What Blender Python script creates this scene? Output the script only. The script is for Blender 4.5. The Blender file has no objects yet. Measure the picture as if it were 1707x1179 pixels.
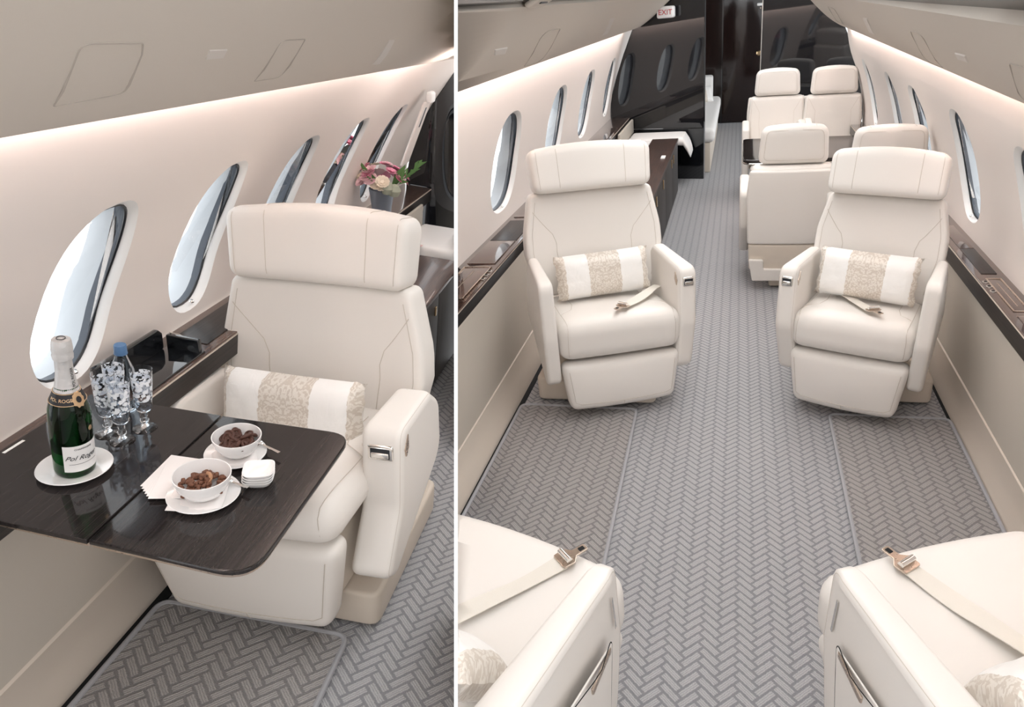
import bpy, bmesh, math, random
from mathutils import Vector, Matrix, noise
random.seed(7)
sc = bpy.context.scene
PI = math.pi

# ------------------------------------------------------------------ camera, sets, world, exposure
# Two cabin mock-ups stand side by side before one camera. All of a cabin is built in its own axes
# (x across, y along the aisle away from the camera, z up) and then moved to its place.
FOC, PX, PY, W, H = 1200.0, 950.0, 589.5, 1707, 1179
def axes(vp, vx):
    d = Vector((vp[0]-PX, vp[1]-PY, FOC))
    vy = PY - (FOC*FOC + d.x*(vx-PX))/d.y
    up = -Vector((vx-PX, vy-PY, FOC)).normalized()
    d.normalize()
    x = d.cross(up)
    return Matrix((x, d, up)).transposed()
RR = axes((1235, -15), 1150)
RL = axes((1110, 25), 600)
HR, HL = 1.68, 1.62
M_R = Matrix.Identity(4)
M_L = Matrix.Translation((0, 0, HR)) @ (RR.transposed() @ RL).to_4x4() @ Matrix.Translation((0, 0, -HL))
rt = RR.transposed()
cam = bpy.data.objects.new('camera', bpy.data.cameras.new('camera'))
sc.collection.objects.link(cam)
cm = Matrix((rt @ Vector((1, 0, 0)), rt @ Vector((0, -1, 0)), rt @ Vector((0, 0, -1)))).transposed().to_4x4()
cm.translation = (0, 0, HR)
cam.matrix_world = cm
cam.data.sensor_width = 36
cam.data.lens = FOC/W*36
cam.data.shift_x = -(PX-W/2)/W
cam.data.clip_start = 0.02
sc.camera = cam
sc.view_settings.view_transform = 'Standard'
sc.view_settings.look = 'None'
sc.view_settings.gamma = 1
sc.view_settings.use_curve_mapping = False
sc.view_settings.exposure = 0.55
wd = bpy.data.worlds.new('world'); sc.world = wd; wd.use_nodes = True
bg = wd.node_tree.nodes['Background']
bg.inputs[0].default_value = (0.97, 0.985, 1.0, 1)
bg.inputs[1].default_value = 1.3
cur = {'M': M_R, 'set': 'R'}
TOPS = []
def area(name, loc, size, power, col, rot=(0, 0, 0)):
    l = bpy.data.lights.new(name, 'AREA'); l.shape = 'RECTANGLE'; l.size, l.size_y = size
    l.energy = power; l.color = col
    o = bpy.data.objects.new(name, l); sc.collection.objects.link(o)
    o.matrix_world = cur['M'] @ Matrix.Translation(loc) @ Matrix.Rotation(rot[1], 4, 'Y') @ Matrix.Rotation(rot[0], 4, 'X')
    return o

# added fill lights over each cabin's open ceiling, to brighten the seat tops
area('fill_light', (0, 5.0, 2.25), (.9, 6.0), 34, (1, .975, .95))
cur.update(M=M_L, set='L')
area('fill_light', (-.10, 1.0, 2.15), (.7, 1.7), 5, (1, .975, .95), rot=(0, .12, 0))
cur.update(M=M_R, set='R')

# ------------------------------------------------------------------ materials
def mat(name, col, rough=.5, metal=0., coat=0., bump=None, spec=.5, emit=None, trans=0., ior=1.45, sheen=0.):
    m = bpy.data.materials.new(name); m.use_nodes = True
    nt = m.node_tree; b = nt.nodes['Principled BSDF']
    b.inputs['Base Color'].default_value = (*col, 1)
    b.inputs['Roughness'].default_value = rough
    b.inputs['Metallic'].default_value = metal
    b.inputs['Coat Weight'].default_value = coat
    b.inputs['Coat Roughness'].default_value = .03
    b.inputs['Specular IOR Level'].default_value = spec
    b.inputs['Transmission Weight'].default_value = trans
    b.inputs['IOR'].default_value = ior
    b.inputs['Sheen Weight'].default_value = sheen
    if emit:
        b.inputs['Emission Color'].default_value = (*emit[0], 1); b.inputs['Emission Strength'].default_value = emit[1]
    tc = nt.nodes.new('ShaderNodeTexCoord')
    n = nt.nodes.new('ShaderNodeTexNoise'); n.inputs['Scale'].default_value = (bump or (120, .1))[0]; n.inputs['Detail'].default_value = 4
    nt.links.new(tc.outputs['Object'], n.inputs['Vector'])
    if bump:
        bp = nt.nodes.new('ShaderNodeBump'); bp.inputs['Strength'].default_value = bump[1]; bp.inputs['Distance'].default_value = bump[2] if len(bump) > 2 else .001
        nt.links.new(n.outputs['Fac'], bp.inputs['Height']); nt.links.new(bp.outputs['Normal'], b.inputs['Normal'])
    else:
        mr = nt.nodes.new('ShaderNodeMapRange'); mr.inputs['To Min'].default_value = max(0, rough-.03); mr.inputs['To Max'].default_value = min(1, rough+.03)
        nt.links.new(n.outputs['Fac'], mr.inputs['Value']); nt.links.new(mr.outputs['Result'], b.inputs['Roughness'])
    return m
def N(nt, t, **k):
    n = nt.nodes.new(t)
    for a, v in k.items(): setattr(n, a, v)
    return n
def mth(nt, op, a, b=None, c=None):
    n = N(nt, 'ShaderNodeMath', operation=op)
    for i, v in enumerate((a, b, c)):
        if v is None: continue
        if isinstance(v, (int, float)): n.inputs[i].default_value = v
        else: nt.links.new(v, n.inputs[i])
    return n.outputs[0]
def ramp(nt, f, stops):
    r = N(nt, 'ShaderNodeValToRGB'); nt.links.new(f, r.inputs[0])
    e = r.color_ramp.elements
    while len(e) < len(stops): e.new(.5)
    for el, (p, c) in zip(e, stops): el.position = p; el.color = (*c, 1)
    return r.outputs[0]

LEATHER = mat('cream_leather', (.80, .762, .718), .42, bump=(260, .12, .0006), spec=.42)
LEATHER2 = mat('plinth_leather', (.66, .585, .50), .5, bump=(200, .1, .0006))
STITCH = mat('seam_thread', (.60, .545, .48), .7)
SUEDE = mat('cream_wall_panel', (.89, .825, .78), .75, bump=(420, .08, .0005), spec=.25)
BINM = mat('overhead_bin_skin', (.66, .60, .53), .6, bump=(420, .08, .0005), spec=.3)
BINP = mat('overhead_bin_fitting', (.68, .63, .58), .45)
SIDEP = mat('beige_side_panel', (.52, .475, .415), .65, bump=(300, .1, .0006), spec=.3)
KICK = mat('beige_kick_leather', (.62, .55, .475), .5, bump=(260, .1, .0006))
WHITE = mat('white_reveal_plastic', (.93, .925, .91), .35)
BLACK = mat('black_gasket', (.012, .014, .018), .3)
GREYM = mat('dark_window_ring', (.10, .115, .14), .35)
GREYL = mat('pale_window_ring', (.62, .65, .68), .4)
CHROME = mat('polished_chrome', (.78, .76, .73), .14, metal=1)
BRONZE = mat('warm_satin_metal', (.60, .50, .42), .28, metal=1)
GLOSSB = mat('black_gloss', (.006, .007, .009), .06, coat=1.)
VOID = mat('dark_gap', (.006, .007, .008), .8)
CHINA = mat('white_china', (.90, .885, .875), .12, coat=.5)
PAPER = mat('white_napkin_paper', (.88, .84, .82), .85)
FABW = mat('white_upholstery', (.86, .84, .82), .6, bump=(300, .1, .0006))
CEIL = mat('dark_mirror_ceiling', (.012, .013, .016), .10, spec=.35)
PIPING = mat('carpet_piping', (.36, .36, .375), .9, bump=(500, .4, .001))
CHOC = mat('chocolate', (.075, .028, .018), .55, bump=(500, .5, .001))
NUT = mat('roast_nut', (.16, .065, .035), .6, bump=(400, .6, .001))
CASHEW = mat('cashew', (.42, .22, .12), .55, bump=(300, .4, .001))
BLUECAP = mat('blue_bottle_cap', (.09, .19, .36), .45)
LABELW = mat('white_label_paper', (.82, .81, .80), .6)
INK = mat('black_ink', (.015, .015, .018), .5)
GOLD = mat('gold_foil', (.72, .50, .30), .35, metal=.8)
FOIL = mat('silver_foil', (.60, .595, .59), .42, metal=.35, bump=(90, .7, .003))
PINK = mat('pink_petal', (.86, .36, .50), .6)
PINKL = mat('pale_pink_petal', (.90, .62, .66), .6)
CREAMP = mat('cream_petal', (.85, .74, .60), .6)
GREENL = mat('green_leaf', (.12, .25, .08), .55)
SAGE = mat('sage_seed_head', (.40, .42, .33), .8)
VASEM = mat('grey_blue_metal_vase', (.30, .35, .42), .3, metal=.6)
RED = mat('red_sign_letter', (.55, .05, .06), .5)
SIGNW = mat('white_sign_face', (.90, .90, .90), .35)
BELT = mat('cream_belt_webbing', (.74, .70, .63), .6, bump=(700, .5, .0008))
TAPE = mat('light_line_trim', (.62, .54, .46), .6)
COVE = mat('cove_lamp', (1, .9, .88), .5, emit=((1.0, .87, .84), 17.0))
COVEW = mat('cove_lamp_warm', (1, .9, .88), .5, emit=((1.0, .87, .84), 15.0))
BRASS = mat('brass_knob', (.75, .55, .33), .2, metal=1)

def glassm(name, col, rough=0., ior=1.45):
    m = bpy.data.materials.new(name); m.use_nodes = True
    b = m.node_tree.nodes['Principled BSDF']
    b.inputs['Base Color'].default_value = (*col, 1); b.inputs['Roughness'].default_value = rough
    b.inputs['Transmission Weight'].default_value = 1; b.inputs['IOR'].default_value = ior
    return m
GLASS = glassm('clear_glass', (.98, .99, 1.0), 0, 1.30)
PANE = glassm('window_pane', (.97, .99, 1.0), 0, 1.05)
BOTTLEG = glassm('green_bottle_glass', (.006, .07, .012), 0, 1.35)
PET = glassm('clear_plastic', (.80, .90, .98), .02, 1.2)

def etched():
    m = glassm('etched_glass', (.98, .99, 1.0), 0, 1.22); nt = m.node_tree; b = nt.nodes['Principled BSDF']
    tc = N(nt, 'ShaderNodeTexCoord'); v = N(nt, 'ShaderNodeTexVoronoi', feature='F1'); v.inputs['Scale'].default_value = 105
    n = N(nt, 'ShaderNodeTexNoise'); n.inputs['Scale'].default_value = 240; n.inputs['Detail'].default_value = 2
    nt.links.new(tc.outputs['Object'], v.inputs['Vector']); nt.links.new(tc.outputs['Object'], n.inputs['Vector'])
    d = mth(nt, 'SUBTRACT', mth(nt, 'ADD', v.outputs['Distance'], mth(nt, 'MULTIPLY', n.outputs['Fac'], .9)), .97)
    a = mth(nt, 'LESS_THAN', d, 0.0)
    sx = N(nt, 'ShaderNodeSeparateXYZ'); nt.links.new(tc.outputs['Object'], sx.inputs[0])
    z = sx.outputs['Z']
    band = mth(nt, 'MULTIPLY', mth(nt, 'GREATER_THAN', z, .078), mth(nt, 'LESS_THAN', z, .139))
    k = mth(nt, 'MULTIPLY', a, band)
    rr = mth(nt, 'MULTIPLY', k, .65); nt.links.new(rr, b.inputs['Roughness'])
    nt.links.new(mth(nt, 'SUBTRACT', 1.0, mth(nt, 'MULTIPLY', k, 1.0)), b.inputs['Transmission Weight'])
    b.inputs['Base Color'].default_value = (.93, .96, 1.0, 1)
    return m
ETCH = etched()

def wood(name, dark, light, scale=90, rough=.22, coat=1., axis='X'):
    m = bpy.data.materials.new(name); m.use_nodes = True; nt = m.node_tree; b = nt.nodes['Principled BSDF']
    tc = N(nt, 'ShaderNodeTexCoord'); mp = N(nt, 'ShaderNodeMapping')
    s = {'X': (scale, 2.2, scale), 'Y': (2.2, scale, scale), 'Z': (scale, scale, 2.2)}[axis]
    mp.inputs['Scale'].default_value = s
    n = N(nt, 'ShaderNodeTexNoise'); n.inputs['Scale'].default_value = 2.2; n.inputs['Detail'].default_value = 6; n.inputs['Roughness'].default_value = .7
    nt.links.new(tc.outputs['Object'], mp.inputs[0]); nt.links.new(mp.outputs[0], n.inputs['Vector'])
    c = ramp(nt, n.outputs['Fac'], [(.34, dark), (.66, light)])
    nt.links.new(c, b.inputs['Base Color'])
    b.inputs['Roughness'].default_value = rough; b.inputs['Coat Weight'].default_value = coat; b.inputs['Coat Roughness'].default_value = .02
    return m
TABLEW = wood('ebony_table_veneer', (.009, .008, .008), (.034, .027, .026), 110, .09, .3)
LEDGEW = wood('macassar_ledge_veneer', (.035, .018, .014), (.15, .085, .062), 70)
LEDGED = wood('dark_ledge_veneer', (.010, .009, .009), (.035, .026, .023), 70, .4, .15)
TABLEW.node_tree.nodes['Principled BSDF'].inputs['Specular IOR Level'].default_value = .3
CREDW = wood('credenza_veneer', (.022, .012, .010), (.085, .045, .033), 60, .4, .2)
CREDF = wood('credenza_front_veneer', (.02, .017, .016), (.055, .046, .042), 60, .5, .0, axis='Z')
PARTW = wood('gloss_bulkhead', (.006, .006, .007), (.016, .012, .012), 50, .05, 1., 'Z')
PARTG = mat('smoked_mirror_glass', (.010, .010, .012), .03, coat=.6, spec=.6)
DOORW = wood('gloss_dark_door', (.006, .004, .004), (.022, .011, .009), 60, .10, .15, 'Z')

def carpet(name, light, dark, w=.0235):
    m = bpy.data.materials.new(name); m.use_nodes = True; nt = m.node_tree; b = nt.nodes['Principled BSDF']
    tc = N(nt, 'ShaderNodeTexCoord'); sp = N(nt, 'ShaderNodeSeparateXYZ')
    wob = N(nt, 'ShaderNodeTexNoise'); wob.inputs['Scale'].default_value = 110
    nt.links.new(tc.outputs['Object'], wob.inputs['Vector'])
    nt.links.new(tc.outputs['Object'], sp.inputs[0])
    x = mth(nt, 'ADD', mth(nt, 'DIVIDE', sp.outputs['X'], w*1.41421), mth(nt, 'MULTIPLY', wob.outputs['Fac'], .20))
    y = mth(nt, 'DIVIDE', sp.outputs['Y'], w*1.41421)
    def sm(v, lo, hi):
        n = N(nt, 'ShaderNodeMapRange', interpolation_type='SMOOTHSTEP'); nt.links.new(v, n.inputs['Value'])
        n.inputs['From Min'].default_value = lo; n.inputs['From Max'].default_value = hi
        n.inputs['To Min'].default_value = 1; n.inputs['To Max'].default_value = 0
        return n.outputs['Result']
    # tufted bars three times as long as wide, laid as a true herringbone at 45 degrees to the aisle
    u = mth(nt, 'ADD', x, y); v_ = mth(nt, 'SUBTRACT', y, x); n3 = 3.0
    i, j = mth(nt, 'FLOOR', u), mth(nt, 'FLOOR', v_)
    fu, fv = mth(nt, 'SUBTRACT', u, i), mth(nt, 'SUBTRACT', v_, j)
    k = mth(nt, 'FLOORED_MODULO', mth(nt, 'SUBTRACT', i, j), 2*n3)
    hor = mth(nt, 'LESS_THAN', k, n3 - .5)
    ver = mth(nt, 'SUBTRACT', 1.0, hor)
    along = mth(nt, 'ADD', mth(nt, 'MULTIPLY', hor, mth(nt, 'ADD', k, fu)), mth(nt, 'MULTIPLY', ver, mth(nt, 'ADD', mth(nt, 'SUBTRACT', 2*n3-1, k), fv)))
    across = mth(nt, 'ADD', mth(nt, 'MULTIPLY', hor, fv), mth(nt, 'MULTIPLY', ver, fu))
    a = mth(nt, 'ABSOLUTE', mth(nt, 'SUBTRACT', across, .5)); c = mth(nt, 'ABSOLUTE', mth(nt, 'SUBTRACT', along, n3/2))
    bar = mth(nt, 'MULTIPLY', sm(a, .30, .45), sm(c, n3/2-.26, n3/2-.10))
    rid = mth(nt, 'MULTIPLY', mth(nt, 'ADD', mth(nt, 'COSINE', mth(nt, 'MULTIPLY', mth(nt, 'SUBTRACT', across, .5), 2*PI*4)), 1.0), .5)
    fine = N(nt, 'ShaderNodeTexNoise'); fine.inputs['Scale'].default_value = 420; fine.inputs['Detail'].default_value = 3
    nt.links.new(tc.outputs['Object'], fine.inputs['Vector'])
    v = mth(nt, 'MULTIPLY', bar, mth(nt, 'ADD', .36, mth(nt, 'MULTIPLY', rid, .36)))
    v = mth(nt, 'ADD', v, mth(nt, 'MULTIPLY', mth(nt, 'SUBTRACT', fine.outputs['Fac'], .5), 1.1))
    col = ramp(nt, v, [(.02, dark), (.85, light)])
    nt.links.new(col, b.inputs['Base Color']); b.inputs['Roughness'].default_value = .95; b.inputs['Specular IOR Level'].default_value = .1
    bp = N(nt, 'ShaderNodeBump'); bp.inputs['Strength'].default_value = .9; bp.inputs['Distance'].default_value = .004
    nt.links.new(v, bp.inputs['Height']); nt.links.new(bp.outputs['Normal'], b.inputs['Normal'])
    return m
CARPET = carpet('aisle_carpet', (.60, .592, .598), (.28, .28, .295))
CARPETM = carpet('mat_carpet', (.52, .49, .475), (.25, .24, .238))

def pillow_mat(seed):
    m = bpy.data.materials.new('lumbar_pillow_fabric'); m.use_nodes = True; nt = m.node_tree; b = nt.nodes['Principled BSDF']
    tc = N(nt, 'ShaderNodeTexCoord'); sp = N(nt, 'ShaderNodeSeparateXYZ'); nt.links.new(tc.outputs['Object'], sp.inputs[0])
    ax = mth(nt, 'ABSOLUTE', sp.outputs['X']); z = sp.outputs['Z']
    n = N(nt, 'ShaderNodeTexNoise'); n.inputs['Scale'].default_value = 70; n.inputs['Detail'].default_value = 2
    nt.links.new(tc.outputs['Object'], n.inputs['Vector'])
    axn = mth(nt, 'ADD', ax, mth(nt, 'MULTIPLY', mth(nt, 'SUBTRACT', n.outputs['Fac'], .5), .012))
    centre = mth(nt, 'LESS_THAN', axn, .073); ends = mth(nt, 'GREATER_THAN', axn, .176)
    dam = mth(nt, 'MAXIMUM', centre, ends)
    # mirrored leaf scrolls: rings about points on the axis, bent by noise
    zz = mth(nt, 'SUBTRACT', z, -.06)
    r = mth(nt, 'SQRT', mth(nt, 'ADD', mth(nt, 'MULTIPLY', ax, ax), mth(nt, 'MULTIPLY', zz, zz)))
    th = mth(nt, 'ARCTAN2', ax, zz)
    cx = N(nt, 'ShaderNodeCombineXYZ'); nt.links.new(ax, cx.inputs[0]); nt.links.new(z, cx.inputs[2])
    n2 = N(nt, 'ShaderNodeTexNoise'); n2.inputs['Scale'].default_value = 60; n2.inputs['Detail'].default_value = 3
    nt.links.new(cx.outputs[0], n2.inputs['Vector'])
    wv = mth(nt, 'SINE', mth(nt, 'ADD', mth(nt, 'ADD', mth(nt, 'MULTIPLY', r, 150), mth(nt, 'MULTIPLY', mth(nt, 'SINE', mth(nt, 'MULTIPLY', th, 9.0)), 1.2)), mth(nt, 'MULTIPLY', n2.outputs['Fac'], 26.0)))
    dp = ramp(nt, mth(nt, 'MULTIPLY', mth(nt, 'ADD', wv, 1.0), .5), [(.3, (.615, .545, .47)), (.7, (.755, .70, .63))])
    mx = N(nt, 'ShaderNodeMix', data_type='RGBA'); nt.links.new(dam, mx.inputs[0])
    mx.inputs[6].default_value = (.88, .865, .84, 1); nt.links.new(dp, mx.inputs[7])
    nt.links.new(mx.outputs[2], b.inputs['Base Color'])
    b.inputs['Roughness'].default_value = .38; b.inputs['Sheen Weight'].default_value = .3
    wr = N(nt, 'ShaderNodeTexNoise'); wr.inputs['Scale'].default_value = 16; wr.inputs['Detail'].default_value = 3; wr.inputs['Distortion'].default_value = 1.2
    nt.links.new(tc.outputs['Object'], wr.inputs['Vector'])
    bp = N(nt, 'ShaderNodeBump'); bp.inputs['Strength'].default_value = .35; bp.inputs['Distance'].default_value = .008
    nt.links.new(wr.outputs['Fac'], bp.inputs['Height']); nt.links.new(bp.outputs['Normal'], b.inputs['Normal'])
    return m
PILLOW = pillow_mat(1)

# ------------------------------------------------------------------ mesh helpers
class MB:
    parts = None
    def __init__(s): s.v, s.f = [], []
    def add(s, vs, fs):
        b = len(s.v); s.v += [tuple(v) for v in vs]; s.f += [tuple(b+i for i in f) for f in fs]; return s
    def warp(s, fn): s.v = [tuple(fn(*v)) for v in s.v]; return s
def obj(name, mb, m, parent=None, smooth=True, loc=None):
    me = bpy.data.meshes.new(name); me.from_pydata(mb.v, [], mb.f)
    me.materials.append(m)
    bm = bmesh.new(); bm.from_mesh(me); bmesh.ops.recalc_face_normals(bm, faces=bm.faces); bm.to_mesh(me); bm.free()
    if smooth:
        me.shade_smooth()
        try: me.set_sharp_from_angle(angle=math.radians(38))
        except Exception: pass
    o = bpy.data.objects.new(name, me); sc.collection.objects.link(o)
    if parent is not None:
        o.parent = parent
        if loc is not None: o.location = loc
    else:
        o.matrix_world = cur['M'] @ (Matrix.Translation(loc) if loc is not None else Matrix.Identity(4))
        TOPS.append((o, cur['set']))
    return o
def seams(mb, parent):
    """split the collected seam lines into one object per line"""
    n = len(mb.v); pa = list(range(n))
    def find(i):
        while pa[i] != i: pa[i] = pa[pa[i]]; i = pa[i]
        return i
    for f in mb.f:
        r = find(f[0])
        for i in f[1:]: pa[find(i)] = r
    g = {}
    for f in mb.f: g.setdefault(find(f[0]), []).append(f)
    for fs in g.values():
        ids = sorted({i for f in fs for i in f}); mp = {i: k for k, i in enumerate(ids)}
        m2 = MB(); m2.add([mb.v[i] for i in ids], [tuple(mp[i] for i in f) for f in fs]); obj('seam', m2, STITCH, parent)
def thing(name, label, cat, loc=(0, 0, 0), rz=0, ry=0, rx=0, group=None):
    o = bpy.data.objects.new(name, None); sc.collection.objects.link(o); o.empty_display_size = .05
    o.matrix_world = cur['M'] @ Matrix.Translation(loc) @ Matrix.Rotation(ry, 4, 'Y') @ Matrix.Rotation(rz, 4, 'Z') @ Matrix.Rotation(rx, 4, 'X')
    TOPS.append((o, cur['set'])); return tag(o, label, cat, group)
def tag(o, label, cat, group=None):
    o['label'] = label; o['category'] = cat
    if group: o['group'] = group
    return o
def struct(o): o['kind'] = 'structure'; return o

def axis_pts(h, r, n):
    r = min(r, h*.999); k = 4
    a = [-h + r*(1-math.cos(i/k*PI/2))*1.0 for i in range(k+1)]
    mid = [-(h-r) + 2*(h-r)*i/n for i in range(1, n)]
    return a + mid + [-t for t in reversed(a)]
def rmap(q, hx, hy, hz, r):
    c = Vector((max(-(hx-r), min(hx-r, q[0])), max(-(hy-r), min(hy-r, q[1])), max(-(hz-r), min(hz-r, q[2]))))
    d = Vector(q) - c
    if d.length < 1e-9: return Vector(q)
    return c + d.normalized()*r
def rbox(w, d, h, r, n=(6, 3, 6), warp=None, mb=None, at=(0, 0, 0)):
    hx, hy, hz = w/2, d/2, h/2; r = min(r, hx*.98, hy*.98, hz*.98)
    X, Y, Z = axis_pts(hx, r, n[0]), axis_pts(hy, r, n[1]), axis_pts(hz, r, n[2])
    mb = mb or MB(); idx = {}; vs = []; fs = []
    def vid(i, j, k):
        key = (i, j, k)
        if key not in idx:
            p = rmap((X[i], Y[j], Z[k]), hx, hy, hz, r)
            p = Vector(p) + Vector(at)
            if warp: p = warp(*p)
            idx[key] = len(vs); vs.append(tuple(p))
        return idx[key]
    a, b, c = len(X)-1, len(Y)-1, len(Z)-1
    for i in range(a):
        for j in range(b):
            for k in (0, c): fs.append((vid(i, j, k), vid(i+1, j, k), vid(i+1, j+1, k), vid(i, j+1, k)))
    for i in range(a):
        for k in range(c):
            for j in (0, b): fs.append((vid(i, j, k), vid(i+1, j, k), vid(i+1, j, k+1), vid(i, j, k+1)))
    for j in range(b):
        for k in range(c):
            for i in (0, a): fs.append((vid(i, j, k), vid(i, j+1, k), vid(i, j+1, k+1), vid(i, j, k+1)))
    return mb.add(vs, fs)
def box(x0, x1, y0, y1, z0, z1, mb=None):
    mb = mb or MB()
    v = [(x, y, z) for x in (x0, x1) for y in (y0, y1) for z in (z0, z1)]
    return mb.add(v, [(0, 1, 3, 2), (4, 6, 7, 5), (0, 4, 5, 1), (2, 3, 7, 6), (0, 2, 6, 4), (1, 5, 7, 3)])
def bbox_(x0, x1, y0, y1, z0, z1, r=.004, mb=None, warp=None, n=(1, 1, 1)):
    return rbox(abs(x1-x0), abs(y1-y0), abs(z1-z0), r, n, warp, mb, ((x0+x1)/2, (y0+y1)/2, (z0+z1)/2))
def tube(pts, r, n=6, mb=None, closed=False):
    mb = mb or MB(); P = [Vector(p) for p in pts]; m = len(P); vs = []; fs = []; prev = None
    for i in range(m):
        t = (P[(i+1) % m] - P[i-1]) if closed else (P[min(i+1, m-1)] - P[max(i-1, 0)])
        if t.length < 1e-9: t = Vector((0, 0, 1))
        t.normalize()
        if prev is None: u = t.orthogonal().normalized()
        else:
            u = prev - t*prev.dot(t)
            u = u.normalized() if u.length > 1e-6 else t.orthogonal().normalized()
        prev = u; w = t.cross(u)
        for k in range(n):
            a = 2*PI*k/n; vs.append(P[i] + (u*math.cos(a) + w*math.sin(a))*r)
    for i in range(m if closed else m-1):
        for k in range(n):
            a, b = i*n+k, i*n+(k+1) % n; c, d = ((i+1) % m)*n+(k+1) % n, ((i+1) % m)*n+k
            fs.append((a, b, c, d))
    if not closed: fs += [tuple(range(n)), tuple(range((m-1)*n, m*n))]
    return mb.add(vs, fs)
def lathe(prof, n=32, mb=None, at=(0, 0, 0), warp=None):
    mb = mb or MB(); vs = []; fs = []
    for r, z in prof:
        for k in range(n):
            a = 2*PI*k/n; p = (at[0]+r*math.cos(a), at[1]+r*math.sin(a), at[2]+z)
            vs.append(warp(*p) if warp else p)
    for i in range(len(prof)-1):
        for k in range(n): fs.append((i*n+k, i*n+(k+1) % n, (i+1)*n+(k+1) % n, (i+1)*n+k))
    if prof[0][0] > 1e-4: fs.append(tuple(range(n)))
    if prof[-1][0] > 1e-4: fs.append(tuple(range((len(prof)-1)*n, len(prof)*n)))
    return mb.add(vs, fs)
def rpoly(pts, rad, k=5):
    """2-D polygon with rounded corners; rad one number or one per corner"""
    out = []; n = len(pts)
    for i in range(n):
        p = Vector(pts[i]); a = Vector(pts[i-1]); b = Vector(pts[(i+1) % n])
        r = rad[i] if isinstance(rad, (list, tuple)) else rad
        da, db = (a-p), (b-p); la, lb = da.length, db.length; da.normalize(); db.normalize()
        ang = math.acos(max(-1, min(1, da.dot(db))))
        if r <= 0 or ang > PI-.02: out.append(tuple(p)); continue
        t = min(r/math.tan(ang/2), la*.48, lb*.48); p0, p1 = p+da*t, p+db*t
        for q in range(k+1):
            s = q/k; out.append(tuple(p0*(1-s)**2 + p*2*s*(1-s) + p1*s*s))
    return out
def inset2(poly, d):
    n = len(poly); out = []
    ar = sum(poly[i-1][0]*poly[i][1]-poly[i][0]*poly[i-1][1] for i in range(n)); sg = 1 if ar > 0 else -1
    for i in range(n):
        a, b, c = Vector(poly[i-1]), Vector(poly[i]), Vector(poly[(i+1) % n])
        e = (c-a); e = e.normalized() if e.length > 1e-9 else Vector((1, 0))
        nn = Vector((-e.y, e.x))*sg
        out.append(tuple(b + nn*d))
    return out
def slab(poly, a0, a1, r, fn, k=3, mb=None):
    """solid from outline `poly` between levels a0..a1 with rounded rims; fn(u, v, level) -> point"""
    mb = mb or MB()
    lv = [(a0 + r*(1-math.cos(i/k*PI/2)), r*(1-math.sin(i/k*PI/2))) for i in range(k+1)]
    lv = [(a0, r*1.06+.0004)] + lv      # a flat ring keeps the caps' shading flat
    lv2 = [(a1-(l-a0), d) for l, d in reversed(lv)]
    n = len(poly); vs = []; fs = []
    L = lv + lv2
    for l, d in L:
        for u, v in inset2(poly, d): vs.append(fn(u, v, l))
    for i in range(len(L)-1):
        for j in range(n): fs.append((i*n+j, i*n+(j+1) % n, (i+1)*n+(j+1) % n, (i+1)*n+j))
    fs += [tuple(range(n)), tuple(range((len(L)-1)*n, len(L)*n))]
    return mb.add(vs, fs)
def lerp(a, b, t): return a + (b-a)*t
def interp(x, xs, ys):
    if x <= xs[0]: return ys[0]
    for i in range(len(xs)-1):
        if x <= xs[i+1]: return lerp(ys[i], ys[i+1], (x-xs[i])/(xs[i+1]-xs[i]))
    return ys[-1]
def path(pts, step=.012):
    out = []
    for i in range(len(pts)-1):
        a, b = Vector(pts[i]), Vector(pts[i+1]); m = max(1, int((b-a).length/step))
        out += [tuple(a.lerp(b, k/m)) for k in range(m)]
    return out + [tuple(pts[-1])]
def text(body, size, m, parent, name, matrix, warp=None, extrude=.0002, shear=0):
    c = bpy.data.curves.new(name, 'FONT'); c.body = body; c.size = size; c.align_x = 'CENTER'; c.align_y = 'CENTER'; c.extrude = extrude; c.shear = shear; c.resolution_u = 3
    o = bpy.data.objects.new('tmp_text', c); sc.collection.objects.link(o)
    dg = bpy.context.evaluated_depsgraph_get(); me = bpy.data.meshes.new_from_object(o.evaluated_get(dg)); bpy.data.objects.remove(o)
    bm = bmesh.new(); bm.from_mesh(me)
    if warp:
        for v in bm.verts: v.co = Vector(warp(*v.co))
    bm.to_mesh(me); bm.free(); me.materials.clear(); me.materials.append(m)
    r = bpy.data.objects.new(name, me); sc.collection.objects.link(r); r.parent = parent; r.matrix_local = matrix
    return r

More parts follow.
